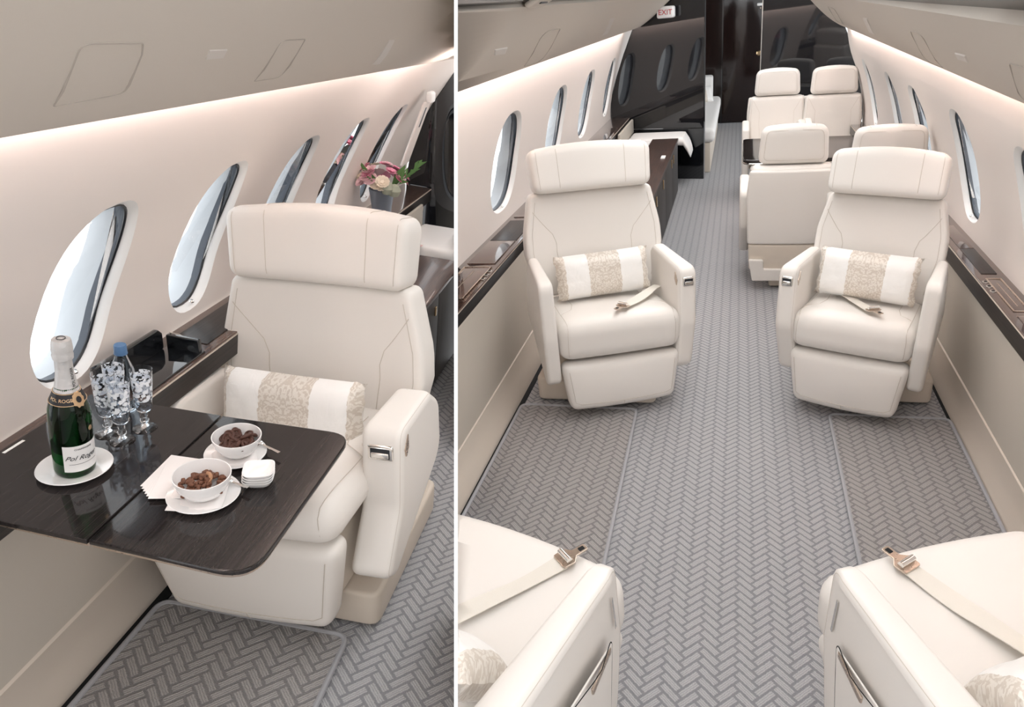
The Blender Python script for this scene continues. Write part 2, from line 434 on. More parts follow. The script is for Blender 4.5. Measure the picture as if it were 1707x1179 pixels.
# ------------------------------------------------------------------ cabin shell pieces
def prof_x(prof):
    pts = [(0, 0)]*0
    zs = [p[1] for p in prof]; xs = [p[0] for p in prof]
    # smooth by Catmull-Rom sampling
    S = []
    for i in range(len(prof)-1):
        p0, p1, p2, p3 = (Vector(prof[max(i-1, 0)]), Vector(prof[i]), Vector(prof[i+1]), Vector(prof[min(i+2, len(prof)-1)]))
        for k in range(12):
            t = k/12; S.append(.5*((2*p1) + (p2-p0)*t + (2*p0-5*p1+4*p2-p3)*t*t + (3*p1-p0-3*p2+p3)*t**3))
    S.append(Vector(prof[-1]))
    return lambda z: interp(z, [s.y for s in S], [s.x for s in S])
def cabin_wall(name, xw, z0, z1, y0, y1, wins, b, zc, side, shear=.0, taper=lambda y: 0.0):
    """one upper side wall with window holes and the windows in it. wins: [(yc, a)]"""
    mb = MB(); NW = 48
    Wp = lambda y, z: (xw(z) + side*taper(y), y, z)
    zb0, zb1 = zc-b-.06, zc+b+.06
    def grid(ya, yb, za, zb):
        ny, nz = max(1, int((yb-ya)/.15)), (12 if za == zb0 and zb == zb1 else max(1, int((zb-za)/.02)))
        vs = [Wp(lerp(ya, yb, i/ny), lerp(za, zb, j/nz)) for i in range(ny+1) for j in range(nz+1)]
        mb.add(vs, [(i*(nz+1)+j, (i+1)*(nz+1)+j, (i+1)*(nz+1)+j+1, i*(nz+1)+j+1) for i in range(ny) for j in range(nz)])
    grid(y0, y1, z0, zb0); grid(y0, y1, zb1, z1)
    holes = []
    last = y0
    def se(t, a, bb):
        c, s = math.cos(t), math.sin(t); e = 2/2.5
        return a*math.copysign(abs(c)**e, c), bb*math.copysign(abs(s)**e, s)
    for yc, a in wins:
        ya, yb = yc-a-.05, yc+a+.05
        if ya > last: grid(last, ya, zb0, zb1)
        last = yb
        rings = []
        for q in range(5):
            ring = []
            for k in range(NW):
                sd, f_ = divmod(k, 12); f_ = f_/12     # twelve points along each side of the bay
                oy, oz = [(1, -1+2*f_), (1-2*f_, 1), (-1, 1-2*f_), (-1+2*f_, -1)][sd]
                t = math.atan2(oz, oy); u, v = se(t, a, b); iy, iz = yc+u+shear*v, zc+v
                py, pz = yc + (yb-yc)*oy, (zb0+zb1)/2 + (zb1-zb0)/2*oz
                f = q/4; ring.append(Wp(lerp(iy, py, f), lerp(iz, pz, f)))
            rings.append(ring)
        vs = [p for r_ in rings for p in r_]
        mb.add(vs, [(q*NW+k, q*NW+(k+1) % NW, (q+1)*NW+(k+1) % NW, (q+1)*NW+k) for q in range(4) for k in range(NW)])
        holes.append((yc, a, rings[0]))
    if last < y1: grid(last, y1, zb0, zb1)
    w = struct(obj(name, mb, SUEDE))
    for yc, a, ring in holes:
        win = bpy.data.objects.new('window_1', None); sc.collection.objects.link(win); win.matrix_world = cur['M']; TOPS.append((win, cur['set'])); struct(win)
        def rg(sc_, off): return [(p[0]+side*off, yc+shear*(p[2]-zc)+(p[1]-yc-shear*(p[2]-zc))*sc_, zc+(p[2]-zc)*(1-(1-sc_)*.6)) for p in ring]
        def loft(rs):
            vs = [p for r_ in rs for p in r_]
            return MB().add(vs, [(q*NW+k, q*NW+(k+1) % NW, (q+1)*NW+(k+1) % NW, (q+1)*NW+k) for q in range(len(rs)-1) for k in range(NW)])
        obj('window_frame', loft([rg(1.0, 0), rg(.985, .003), rg(.955, .009), rg(.93, .018), rg(.915, .026)]), WHITE, win)
        obj('gasket', tube(rg(.91, .027), .0040, 6, closed=True), BLACK, win)
        obj('inner_ring', loft([rg(.905, .029), rg(.90, .040), rg(.895, .050)]), GREYM, win)
        obj('outer_ring', loft([rg(.895, .050), rg(.885, .070), rg(.875, .090), rg(.90, .11)]), GREYL, win)
        p = rg(.908, .030); pane = MB().add(p + [(q[0]+side*.003, q[1], q[2]) for q in p],
            [tuple(range(NW)), tuple(range(NW, 2*NW))] + [(k, (k+1) % NW, NW+(k+1) % NW, NW+k) for k in range(NW)])
        obj('pane', pane, PANE, win, smooth=False)
        # little shade latch on the lower lip
        lp = min(ring, key=lambda q: q[2]); kx, ky, kz = lp[0]+side*.012, lp[1]+.02, lp[2]+.02
        obj('shade_latch', lathe([(0, -.004), (.007, -.004), (.008, 0), (.005, .004), (0, .005)], 12, at=(kx-side*.006, ky, kz)), CHROME, win)
    return w
def ruled(name, prof, y0, y1, m, mat_smooth=True, taper=None, n=8, thick=0):
    mb = MB(); k = len(prof); vs = []; fs = []
    for i in range(n+1):
        y = lerp(y0, y1, i/n)
        for x, z in prof: vs.append((x, y, z + (taper(y) if taper else 0)))
    for i in range(n):
        for j in range(k-1): fs.append((i*k+j, (i+1)*k+j, (i+1)*k+j+1, i*k+j+1))
    return obj(name, mb.add(vs, fs), m, None, mat_smooth)
def solid_extr(prof, y0, y1, mb=None, n=1, fn=None):
    mb = mb or MB(); k = len(prof); vs = []; fs = []
    for i in range(n+1):
        y = lerp(y0, y1, i/n)
        for x, z in prof: vs.append(fn(x, y, z) if fn else (x, y, z))
    for i in range(n):
        for j in range(k): fs.append((i*k+j, (i+1)*k+j, (i+1)*k+(j+1) % k, i*k+(j+1) % k))
    fs += [tuple(range(k)), tuple(range(n*k, (n+1)*k))]
    return mb.add(vs, fs)

# ------------------------------------------------------------------ seats
def belt(root, pts, label=None, flip=1):
    """strap over the seat plus tongue buckle; pts in cabin coordinates"""
    inv = root.matrix_world.inverted() @ cur['M']
    P = [inv @ (Vector(p)+Vector((0, 0, .010))) for p in pts]
    mb = MB(); vs = []; n = 14; w = .023; th = .002
    C = []
    for i in range(n+1):
        t = i/n; k = t*(len(P)-1); a = min(int(k), len(P)-2); C.append(P[a].lerp(P[a+1], k-a) + Vector((0, 0, .004*math.sin(t*PI*2.2))))
    for i, c in enumerate(C):
        d = (C[min(i+1, n)] - C[max(i-1, 0)]).normalized(); s = d.cross(Vector((0, 0, 1))).normalized()
        tw = Vector((0, 0, .003*math.sin(i*.5)))
        for q in (c-s*w+tw, c+s*w-tw, c+s*w-tw+Vector((0, 0, th)), c-s*w+tw+Vector((0, 0, th))): vs.append(q)
    fs = [(i*4+k, i*4+(k+1) % 4, (i+1)*4+(k+1) % 4, (i+1)*4+k) for i in range(n) for k in range(4)] + [(0, 1, 2, 3), (n*4, n*4+1, n*4+2, n*4+3)]
    b = obj('seat_belt', mb.add(vs, fs), BELT, root)
    d = (C[-1]-C[-3]).normalized(); s = d.cross(Vector((0, 0, 1))).normalized(); e = C[-1] + Vector((0, 0, .004))
    F = lambda u, v, l: e + d*u + s*v + Vector((0, 0, l))
    out = rpoly([(-.012, -.026), (.018, -.028), (.032, -.011), (.066, -.011), (.066, .011), (.032, .011), (.018, .028), (-.012, .026)], .006)
    obj('buckle_plate', slab(out, 0, .004, .001, F, 2), BRONZE, b)
    obj('buckle_slot', slab(rpoly([(.045, -.006), (.060, -.006), (.060, .006), (.045, .006)], .002), .0035, .0048, .0004, F, 1), VOID, b)
    obj('buckle_roller', tube([F(.006, -.022, .010), F(.006, .022, .010)], .008, 12), CHROME, b)
    return b

def swivel_seat(d, loc, a, t, label, latch=1, base=None, recline=None, pocket=False, bolster=True, name='swivel_armchair'):
    rec = recline if recline is not None else d['rec']
    root = thing(name, label, 'armchair', loc, a, t)
    yb, zb = d['yb'], d['zb']; s1, s2 = d['s1'], d['s2']; sr, cr = math.sin(rec), math.cos(rec)
    T = lambda x, y, s: (x, yb + s*sr + y*cr, zb + s*cr - y*sr)
    ws, wb = d['ws'], d['wb']
    def wid(s): return interp(s, [0, .18, .27, s1*.96], [wb*.86, wb, wb*.99, ws])/ws
    # backrest
    def bw(x, y, s):
        u = x/ws; k = wid(s)
        y2 = y - .028*abs(u)**4 + .012*(1-u*u)*(1 if y < .06 else 0)*math.sin(max(0, min(1, s/s1))*PI)
        return T(x*k, y2 + (.0 if s > .1 else (.1-s)*.1), s)
    hb_ = s1+.01
    B = ((0, .065, hb_/2-.01), (ws, .065, (hb_+.02)/2, .03))
    back = obj('backrest', rbox(2*ws, .13, hb_+.02, .03, (10, 3, 12), bw, None, B[0]), LEATHER, root)
    def on_back(x, s, lift=.0005):
        u = x/ws; q = rmap((x, -.065, s-B[0][2]), ws, .065, (hb_+.02)/2, .03)
        return bw(q[0], q[1]+.065-lift, q[2]+B[0][2])
    mb = MB()
    for sg in (-1, 1):
        wing = [(sg*ws*.93, s1*.84), (sg*ws*.60, s1*.60), (sg*ws*.55, s1*.50), (sg*ws*.56, s1*.10)]
        tube([on_back(x, s) for x, s in path(wing)], .0013, 5, mb)
        tube([on_back(sg*ws*.90, s) for s in [.03+i*(s1-.06)/24 for i in range(25)]], .0010, 5, mb)
    seams(mb, back)
    # headrest
    hw, hbm, ph = d['hw'], d['hb'], d['ph']; hh = s2-s1
    def hwp(x, y, s):
        f = (s-s1)/hh; k = lerp(hbm, hw, f)/hw; u = x/hw
        s_ = s + .022*(1-u*u)*max(0, f) ; y_ = y - .022*abs(u)**3 + .01*f
        return T(x*k, y_, s_)
    hd = .15
    Hc = (0, -ph-.005+hd/2, s1+hh/2+.004)
    head = obj('headrest', rbox(2*hw, hd, hh, .036, (10, 4, 6), hwp, None, Hc), LEATHER, root)
    def on_head(x, y, s):
        q = rmap((x, y-Hc[1], s-Hc[2]), hw, hd/2, hh/2, .036); return hwp(q[0], q[1]+Hc[1], q[2]+Hc[2])
    mb = MB(); y0 = Hc[1]-hd/2-.0006
    for sg in (-1, 1):
        for ux in (.56, .90):
            x = sg*hw*ux
            pts = [on_head(x, y0, s1+.02+i*(hh-.03)/14) for i in range(15)] + [on_head(x, lerp(y0, y0+hd, i/8), s2+.02) for i in range(1, 9)]
            tube(pts, .0013 if ux < .8 else .0010, 5, mb)
    seams(mb, head)
    # seat cushion
    wc = min(d['wc'], d['wao']-.055)
    yf, zf = d['yf'], d['zf']; ztop = .465; yr = yb+.05
    L_, Hh = yr-yf, ztop-zf
    def cw(x, y, z):
        u = x/wc; f = (y-yf)/L_
        z_ = z + (.012*(1-u*u) + .012*math.exp(-((f-.12)/.16)**2) - .03*max(0, f-.3))*(1 if z > (zf+ztop)/2 else .2)
        y_ = y - .012*(1-u*u)*(1 if f < .4 else 0)
        return (x*(1+.02*(1-f)), y_, z_)
    Cc = (0, (yf+yr)/2, (zf+ztop)/2); cr_ = .058
    cush = obj('seat_cushion', rbox(2*wc, L_, Hh, cr_, (10, 8, 4), cw, None, Cc), LEATHER, root)
    def on_c(x, y, z):
        q = rmap((x, y-Cc[1], z-Cc[2]), wc, L_/2, Hh/2, cr_); return cw(q[0]+Cc[0], q[1]+Cc[1], q[2]+Cc[2])
    mb = MB()
    for sg in (-1, 1):
        pts = [on_c(sg*wc*.87, yr-.06-i*(L_-.08)/20, ztop+.001) for i in range(21)] + [on_c(sg*wc*.87, yf-.001, ztop-.02-i*(Hh-.04)/8) for i in range(9)]
        tube(pts, .0011, 5, mb)
        if bolster:
            w2 = [(sg*wc*.62, yr-.10), (sg*wc*.60, yr-.20), (sg*wc*.66, yr-.26), (sg*wc*.87, yr-.30)]
            tube([on_c(x, y, ztop+.001) for x, y in path(w2)], .0012, 5, mb)
    seams(mb, cush)
    # leg rest
    wl = d['wl']; yl, zl = d['yl'], d['zl']; top = zf-.006
    vv = Vector((0, yl-yf-.006, zl-top)); Hl = vv.length; dn = vv.normalized()
    nrm = Vector((0, dn.z, -dn.y))
    if nrm.y > 0: nrm = -nrm
    def lw(x, y, z):   # z: 0 top .. -Hl bottom, y depth behind front
        f = -z/Hl; u = x/wc
        p = Vector((x*lerp(1.0, wl/wc, f), yf+.006, top)) + dn*(-z) - nrm*(y) + nrm*(.014*(1-u*u)*math.sin(min(1, f)*PI))
        p.z += -.010*(1-u*u)*f + .0
        return tuple(p)
    Lc = (0, .045, -Hl/2)
    leg = obj('leg_rest', rbox(2*wc, .09, Hl, .035, (10, 3, 8), lw, None, Lc), LEATHER, root)
    def on_l(x, z):
        q = rmap((x, -.045, z+Hl/2), wc, .045, Hl/2, .035); return lw(q[0], q[1]+.045-.0006, q[2]-Hl/2)
    mb = MB(); e = .90
    pts = [(-wc*e, -.035), (-wc*e, -Hl*.80), (-wc*(e-.10), -Hl*.845), (wc*(e-.10), -Hl*.845), (wc*e, -Hl*.80), (wc*e, -.035)]
    tube([on_l(x, z) for x, z in path(pts)], .0011, 5, mb)
    tube([on_l(0, z) for z in (-Hl*.85, -Hl*.90, -Hl*.96)], .0011, 5, mb)
    seams(mb, leg)
    # arms
    for sg in (-1, 1):
        wo = d['wao'] - (d.get('trim', 0) if sg == -latch else 0); wi = wo-(d['thick'] if sg == latch else d['thick']*.78)
        poly = [(d['yaf'], d['zaf']), (d['yaf']-.03, d['zaf']*.62), (d['yabt']-.01, d['zabt']+.035), (d['yabt']+.05, d['zabt']), (d['yab']+.05, lerp(d['zabt'], d['zab'], .45)), (d['yab']+.075, d['zab']-.06), (d['yab']+.01, d['zab'])]
        rp = rpoly(poly, [.05, .1, .05, .04, .1, .05, .045], 6)
        ym, zm = d['yabt'], d['zabt']
        def fn(u, v, l, sg=sg):
            lean = .030*max(0, (d['zaf']*.75-v)/d['zaf'])      # tucks in towards the lower tip
            back_in = .020*max(0, (u-d['yaf'])/.35)*max(0, (v-.4)/.25)
            fr_ = max(0, (d['yaf']+.16-u)/.17); q_ = (wo-l)/(wo-wi)
            nose = d.get('nose', 0)*fr_*q_ - d.get('tuck', 0)*fr_*(1-q_)
            return (sg*(l+nose-lean-back_in*(1 if l > (wo+wi)/2 else 0)), u, v)
        arm = obj('armrest', slab(rp, wi, wo, .022 if sg == latch else .017, fn, 5), LEATHER, root)
        mb = MB()
        ins = inset2(rp, .0145)
        k6 = [fn(u, v, wo-.0005) for u, v in ins]
        half = [fn(u, v, wo-.007) for u, v in inset2(rp, .0072)]
        tube(half, .0010, 5, mb, closed=True)
        half = [fn(u, v, wi+.007) for u, v in inset2(rp, .0072)]
        tube(half, .0010, 5, mb, closed=True)
        seams(mb, arm)
        if sg == latch and not pocket:
            xc = sg*(wi+wo)/2; yy = d['yaf']-.006; zz = d['zaf']-.062; wl_ = (wo-wi)*.62
            sl = .03/(d['zaf']*.38)
            def L(x, y, z): return (x, y-sl*(d['zaf']-.03-z)*.8, z)
            fr = obj('latch_frame', bbox_(xc-wl_/2, xc+wl_/2, yy-.004, yy+.01, zz-.021, zz+.021, .007, None, L, (2, 1, 2)), CHROME, arm)
            obj('latch_recess', bbox_(xc-wl_*.38, xc+wl_*.38, yy-.0055, yy, zz-.014, zz+.014, .005, None, L, (2, 1, 2)), BLACK, arm)
            obj('latch_lever', bbox_(xc-wl_*.34, xc+wl_*.34, yy-.008, yy-.001, zz-.012, zz+.003, .003, None, L, (2, 1, 2)), CHROME, arm)
            for q, xx in ((1, wo), (-1, wi)):
                m2 = MB(); c0 = Vector((0, d['yaf']+.028, d['zaf']-.055))
                ol = [(c0.y+.014, c0.z+.03), (c0.y-.016, c0.z-.004), (c0.y-.010, c0.z-.03), (c0.y+.012, c0.z-.008)]
                slab(rpoly(ol, .003), xx-.001*q, xx+.0022*q, .0005, fn, 1, m2)
                obj('button_plate', m2, BRONZE, arm)
        if pocket and sg == pocket:
            pd = rpoly([(-.10, .14), (-.13, .47), (.16, .49), (.16, .14)], .02)
            dr = obj('pocket_door', slab(pd, wo-.002, wo+.003, .0015, fn, 2), LEATHER, arm)
            obj('door_gap', tube([fn(u, v, wo+.0004) for u, v in densify(inset2(pd, -.002), .03)], .0011, 5, closed=True), VOID, arm)
            obj('pocket_handle', slab(rpoly([(-.115, .45), (-.115, .466), (.0, .474), (.0, .458)], .003), wo-.001, wo+.005, .002, fn, 1), BRONZE, arm)
            obj('front_handle', slab(rpoly([(d['yaf']+.022, .455), (d['yaf']+.031, .455), (d['yaf']+.046, .555), (d['yaf']+.037, .555)], .003), wo-.004, wo+.0015, .001, fn, 1), CHROME, arm)
    # inner body under the cushion
    obj('seat_frame', bbox_(-wc*.8, wc*.8, yf+.09, yb+.12, .11, zf+.03, .03), LEATHER2, root)
    # plinth stays square to the cabin while the seat is turned
    bx0, bx1, by0, by1 = base
    inv = Matrix.Rotation(-a, 4, 'Z') @ Matrix.Rotation(-t, 4, 'Y')
    m = MB(); slab(rpoly([(bx0, by0), (bx1, by0), (bx1, by1), (bx0, by1)], .035), .012, .125, .012, lambda u, v, l: tuple(inv @ Vector((u-loc[0], v-loc[1], l-loc[2]))), 3, m)
    pl = obj('plinth', m, LEATHER2, root)
    return root

def pillow(w, h, th, root_m, label, name='lumbar_pillow', group=None):
    o = bpy.data.objects.new(name, None); bpy.data.objects.remove(o)
    mb = MB(); n, k = 30, 16; vs = []; fs = []
    for side in (1, -1):
        for i in range(n+1):
            for j in range(k+1):
                u, v = -1+2*i/n, -1+2*j/k
                e = (max(0, 1-u**6))**.5*(max(0, 1-v**4))**.6
                x = u*w/2*(1-.035*(1-v*v)); z = v*h/2*(1-.07*(1-u*u)*0 - .06*(1-abs(u))**.5*(abs(v))*.5)
                y = side*th/2*e*(1+.05*noise.noise(Vector((u*3, v*3, side*2.0))))
                fr = .004*math.sin(v*40) if abs(u) > .985 else 0
                vs.append((x+fr, y + .004*noise.noise(Vector((u*5, v*4, 3))), z + (.003*math.sin(u*60) if abs(v) > .98 and abs(u) > .8 else 0)))
    q = (n+1)*(k+1)
    for s in (0, 1):
        for i in range(n):
            for j in range(k):
                a = s*q+i*(k+1)+j; fs.append((a, a+k+1, a+k+2, a+1) if s == 0 else (a, a+1, a+k+2, a+k+1))
    bd = [i*(k+1) for i in range(n+1)] + [n*(k+1)+j for j in range(1, k+1)] + [i*(k+1)+k for i in range(n-1, -1, -1)] + [j for j in range(k-1, 0, -1)]
    for i in range(len(bd)): a, b = bd[i], bd[(i+1) % len(bd)]; fs.append((a, b, b+q, a+q))
    o = obj(name, mb.add(vs, fs), PILLOW)
    o.matrix_world = cur['M'] @ root_m
    return tag(o, label, 'pillow', group)

def conference_seat(loc, a, label, group=None, sides=(-1, 1), up=0):
    root = thing('conference_chair', label, 'seat', loc, a, 0, 0, group)
    bw = .235
    T = lambda x, y, s: (x, .16+s*.10+y, .30+up+s)
    def w1(x, y, s):
        u = x/bw; k = interp(s, [0, .25, .48], [.93, 1.03, .96])
        return T(x*k, y-.02*abs(u)**4, s)
    bk = obj('backrest', rbox(2*bw, .12, .48, .035, (8, 3, 8), w1, None, (0, .06, .225)), LEATHER, root)
    mb = MB()
    for sg in (-1, 1):
        for pts in ([(sg*bw*.88, .44), (sg*bw*.62, .34), (sg*bw*.60, .12)], [(sg*bw*.92, .46), (sg*bw*.92, .05)]):
            tube([w1(x, -.0006, s) for x, s in path(pts, .02)], .0012, 4, mb)
    seams(mb, bk)
    # rear shell with a pocket panel
    def w2(x, y, s): return T(x*interp(s, [-.25, 0, .3, .48], [.93, 1.0, 1.06, .99]), .118+y+.01*(1-(x/bw)**2), s)
    sh = obj('back_shell', rbox(2*bw*1.02, .035, .45, .016, (8, 2, 8), w2, None, (0, .01, .225)), LEATHER, root)
    obj('shell_band', rbox(2*bw*1.0, .035, .165, .012, (8, 1, 3), w2, None, (0, .005, -.085)), LEATHER2, root)
    m = MB()
    slab(rpoly([(-bw*.93, -.235), (bw*.93, -.235), (bw, -.095), (bw*.62, -.095), (bw*.62, -.155), (-bw*.62, -.155), (-bw*.62, -.095), (-bw, -.095)], .012), .0, .05, .006, lambda u, v, l: w2(u, l-.005, v), 2, m)
    obj('shell_foot', m, LEATHER, root)
    # headrest
    hw = .188
    def w3(x, y, s):
        u = x/hw; f = (s-.465)/.205; return T(x*lerp(1.04, .96, f), y-.012*u*u, s+.018*(1-u*u)*max(0, f))
    hd = obj('headrest', rbox(2*hw, .105, .205, .04, (8, 3, 6), w3, None, (0, .045, .572)), LEATHER, root)
    mb = MB()
    for y in (-.009, .0992):
        ol = rpoly([(-hw*.86, .495), (hw*.86, .495), (hw*.84, .655), (-hw*.84, .655)], .03, 4)
        tube([w3(x, y, s) for x, s in ol], .0011, 4, mb, closed=True)
    for sg in (-1, 1): tube([w3(sg*hw*.62, y, .6745) for y in (.0, .03, .06, .09)], .0011, 4, mb)
    seams(mb, hd)
    cu = obj('seat_cushion', bbox_(-.225, .225, -.27, .17, .33, .47, .05, None, None, (6, 6, 2)), LEATHER, root)
    obj('leg_rest', bbox_(-.215, .215, -.28, -.19, .09, .33, .03, None, None, (4, 2, 4)), LEATHER, root)
    for sg in sides:
        pol = rpoly([(-.17, .62), (-.20, .40), (-.17, .17), (.0, .16), (.20, .38), (.24, .60), (.10, .655)], [.03, .06, .04, .04, .08, .05, .06], 4)
        obj('armrest', slab(pol, .232, .292, .016, lambda u, v, l, sg=sg: (sg*(l-.02*max(0, .5-v)), u, v), 3), LEATHER, root)
    obj('pedestal', bbox_(-.10, .10, -.12, .24, .008, .12, .012), LEATHER2, root)
    return root

def console(label, xi, xo, z0, z1, y0, y1, lids, side, extra=None, cat='side ledge'):
    """side ledge: xi aisle edge, xo wall edge; lids [(ya, yb, kind)]"""
    root = thing('side_ledge', label, cat, (0, 0, 0))
    lo, hi = min(xi, xo), max(xi, xo)
    obj('ledge_top', bbox_(lo, hi, y0, y1, z1-.0055, z1, .0025, None, None, (1, 1, 1)), LEDGEW, root, smooth=True)
    obj('fascia', bbox_(xi-side*.002, xi+side*.03, y0, y1, z0, z1-.008, .003), LEDGED, root)
    obj('light_line', bbox_(xi-side*.003, xi+side*.02, y0, y1, z1-.0085, z1-.0055, .001), TAPE, root)
    inn = xi+side*.028; out = xo-side*.028
    for ya, yb, kind in lids:
        a, b = min(inn, out), max(inn, out)
        if kind == 'lid':
            obj('lid', bbox_(a, b, ya+.003, yb-.003, z1-.001, z1+.003, .0015), LEDGEW, root)
            obj('joint', box(a-.002, b+.002, yb-.003, yb+.001, z1-.0005, z1+.0012), BRONZE, root)
        elif kind == 'dark':
            obj('lid', bbox_(a, b, ya+.003, yb-.003, z1-.001, z1+.003, .0015), LEDGED, root)
        elif kind == 'frame':
            fm = MB(); t = .006
            bbox_(a, b, ya, ya+t, z1, z1+.004, .0015, fm); bbox_(a, b, yb-t, yb, z1, z1+.004, .0015, fm)
            bbox_(a, a+t, ya, yb, z1, z1+.004, .0015, fm); bbox_(b-t, b, ya, yb, z1, z1+.004, .0015, fm)
            obj('recess_frame', fm, BRONZE, root)
            obj('recess_tray', bbox_(a+t, b-t, ya+t, yb-t, z1-.001, z1+.0015, .001), LEDGEW, root)
            obj('recess_slot', box((a+b)/2-.002, (a+b)/2+.002, ya+.05, yb-.05, z1+.001, z1+.0022), BRONZE, root)
        elif kind == 'knobs':
            for q in range(3):
                kn = lathe([(.0, 0), (.013, 0), (.013, .004), (.009, .005), (.008, .014), (.0, .015)], 16, at=(inn+side*.01+side*.018*q, lerp(ya, yb, q/3+.15), z1))
                obj('control_knob', kn, CHROME, root)
        elif kind == 'buttons':
            for q in range(3):
                bt = obj('push_button', lathe([(.0, 0), (.012, 0), (.012, .003), (.009, .004), (.0, .003)], 16, at=(xi+side*.018, ya+(yb-ya)*q/2.0, z1)), CHROME, root)
                obj('button_face', lathe([(0, .0033), (.007, .0042), (0, .0045)], 12, at=(xi+side*.018, ya+(yb-ya)*q/2.0, z1)), VOID, bt)
    return root
def on_poly(prof, f):
    P = [Vector(p) for p in prof]; L = [0]
    for i in range(len(P)-1): L.append(L[-1]+(P[i+1]-P[i]).length)
    s = f*L[-1]
    for i in range(len(P)-1):
        if s <= L[i+1]+1e-9:
            q = P[i].lerp(P[i+1], (s-L[i])/(L[i+1]-L[i])); t = (P[i+1]-P[i]).normalized(); return q, t
    return P[-1], (P[-1]-P[-2]).normalized()
def bin_piece(name, face, corners, m, parent, taper, side, lift=.0025, rad=.02, groove=True):
    """panel lying in the bin face; corners [(y, f)]"""
    def F(y, f, l):
        q, t = on_poly(face, f); n = Vector((-t.y, t.x))
        if n.x*side > 0: n = -n          # towards the aisle
        return (q.x+n.x*l, y, q.y+n.y*l+taper(y))
    S = .5
    poly = rpoly([(y, f*S) for y, f in corners], rad, 5)
    # densify in f for the bent face
    if groove:
        g = obj('panel_gap', tube([F(u, v/S, .0010) for u, v in densify(poly, .015)], .0016, 5, closed=True), mat_cached('bin_gap'), parent)
    if groove: return None
    q = corners; n_ = 8; vs = []
    for i in range(n_+1):
        for j in range(n_+1):
            u, v = i/n_, j/n_
            y = (q[0][0]*(1-u)+q[1][0]*u)*(1-v) + (q[3][0]*(1-u)+q[2][0]*u)*v
            f = (q[0][1]*(1-u)+q[1][1]*u)*(1-v) + (q[3][1]*(1-u)+q[2][1]*u)*v
            vs.append(F(y, f, -.004 if i in (0, n_) or j in (0, n_) else lift))
    o = obj(name, MB().add(vs, [(i*(n_+1)+j, (i+1)*(n_+1)+j, (i+1)*(n_+1)+j+1, i*(n_+1)+j+1) for i in range(n_) for j in range(n_)]), m, parent)
    return o
def densify(poly, st):
    out = []
    for i in range(len(poly)):
        a, b = Vector(poly[i]), Vector(poly[(i+1) % len(poly)]); m = max(1, int((b-a).length/st))
        out += [tuple(a.lerp(b, k/m)) for k in range(m)]
    return out
_mc = {}
def mat_cached(n):
    if n not in _mc: _mc[n] = mat(n, (.47, .42, .37), .7)
    return _mc[n]
def overhead_bin(label, lip, face, y0, y1, side, taper):
    root = thing('overhead_bin', label, 'overhead bin', (0, 0, 0))
    sm = []
    P = [Vector(p) for p in face]
    for i in range(len(P)-1):
        p0, p1, p2, p3 = P[max(i-1, 0)], P[i], P[i+1], P[min(i+2, len(P)-1)]
        for k in range(6):
            t = k/6; sm.append(tuple(.5*((2*p1)+(p2-p0)*t+(2*p0-5*p1+4*p2-p3)*t*t+(3*p1-p0-3*p2+p3)*t**3)))
    sm.append(tuple(P[-1]))
    prof = list(lip) + sm
    top = [(face[-1][0]+side*.02, face[-1][1]+.06), (lip[0][0], face[-1][1]+.06)]
    mb = solid_extr(prof+top, y0, y1, None, 12, lambda x, y, z: (x, y, z+taper(y)))
    obj('bin_body', mb, BINM, root)
    return root, sm

def side_panels(nk, npn, kick, panel, y0, y1):
    k = struct(ruled(nk, kick, y0, y1, KICK)); p = struct(ruled(npn, panel, y0, y1, SIDEP)); return k, p
def mat_slab(label, pts, z, rad):
    root = thing('carpet_mat', label, 'carpet')
    ol = rpoly(pts, rad, 6)
    obj('mat_body', slab(ol, .002, z, .004, lambda u, v, l: (u, v, l), 2), CARPETM, root)
    obj('piping', tube([(u, v, z-.001) for u, v in densify(inset2(ol, -.004), .05)], .0075, 7, closed=True), PIPING, root)
    return root

# ================================================================== RIGHT-HAND CABIN
cur.update(M=M_R, set='R')
struct(obj('floor', box(-1.3, 1.25, -1.0, 11.0, -.03, 0), CARPET, smooth=False))
struct(obj('wall_front_blocker', box(-1.3, 1.25, -1.05, -1.0, 0, 2.1), SUEDE, smooth=False))  # unseen end wall behind the camera, added to block world light from there
struct(obj('trim_1', box(-.985, -.945, .4, 7.9, 0, .004), VOID, smooth=False))
struct(obj('trim_1', box(.895, .92, .4, 7.0, 0, .004), VOID, smooth=False))
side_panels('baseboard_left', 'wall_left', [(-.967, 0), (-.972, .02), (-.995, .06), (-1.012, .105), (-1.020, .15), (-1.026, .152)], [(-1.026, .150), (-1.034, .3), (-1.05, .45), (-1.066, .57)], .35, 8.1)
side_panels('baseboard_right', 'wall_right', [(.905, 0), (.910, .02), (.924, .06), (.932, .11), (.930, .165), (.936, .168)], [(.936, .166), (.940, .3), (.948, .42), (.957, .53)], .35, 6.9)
xwl = prof_x([(-1.262, .60), (-1.258, .70), (-1.222, .90), (-1.185, 1.05), (-1.14, 1.205), (-1.10, 1.33), (-1.065, 1.45), (-1.04, 1.58)])
cabin_wall('wall_left', xwl, .60, 1.58, .35, 8.25, [(2.58, .25), (3.78, .25), (4.97, .26), (6.07, .25), (7.22, .19)], .26, .94, -1, .06)
xwr = prof_x([(1.068, .57), (1.062, .70), (1.03, .85), (.985, 1.0), (.925, 1.145), (.895, 1.25), (.875, 1.35), (.86, 1.46)])
cabin_wall('wall_right', xwr, .57, 1.46, .35, 6.95, [(1.75, .17), (2.69, .18), (3.58, .17), (4.50, .18), (5.27, .155), (6.28, .14)], .25, .895, 1, .04)
t_l = lambda y: 0.0
t_r = lambda y: .009*(y-2.6)
LB = [(-.95, 1.436), (-.9, 1.455), (-.8, 1.52), (-.7, 1.6), (-.6, 1.684)]
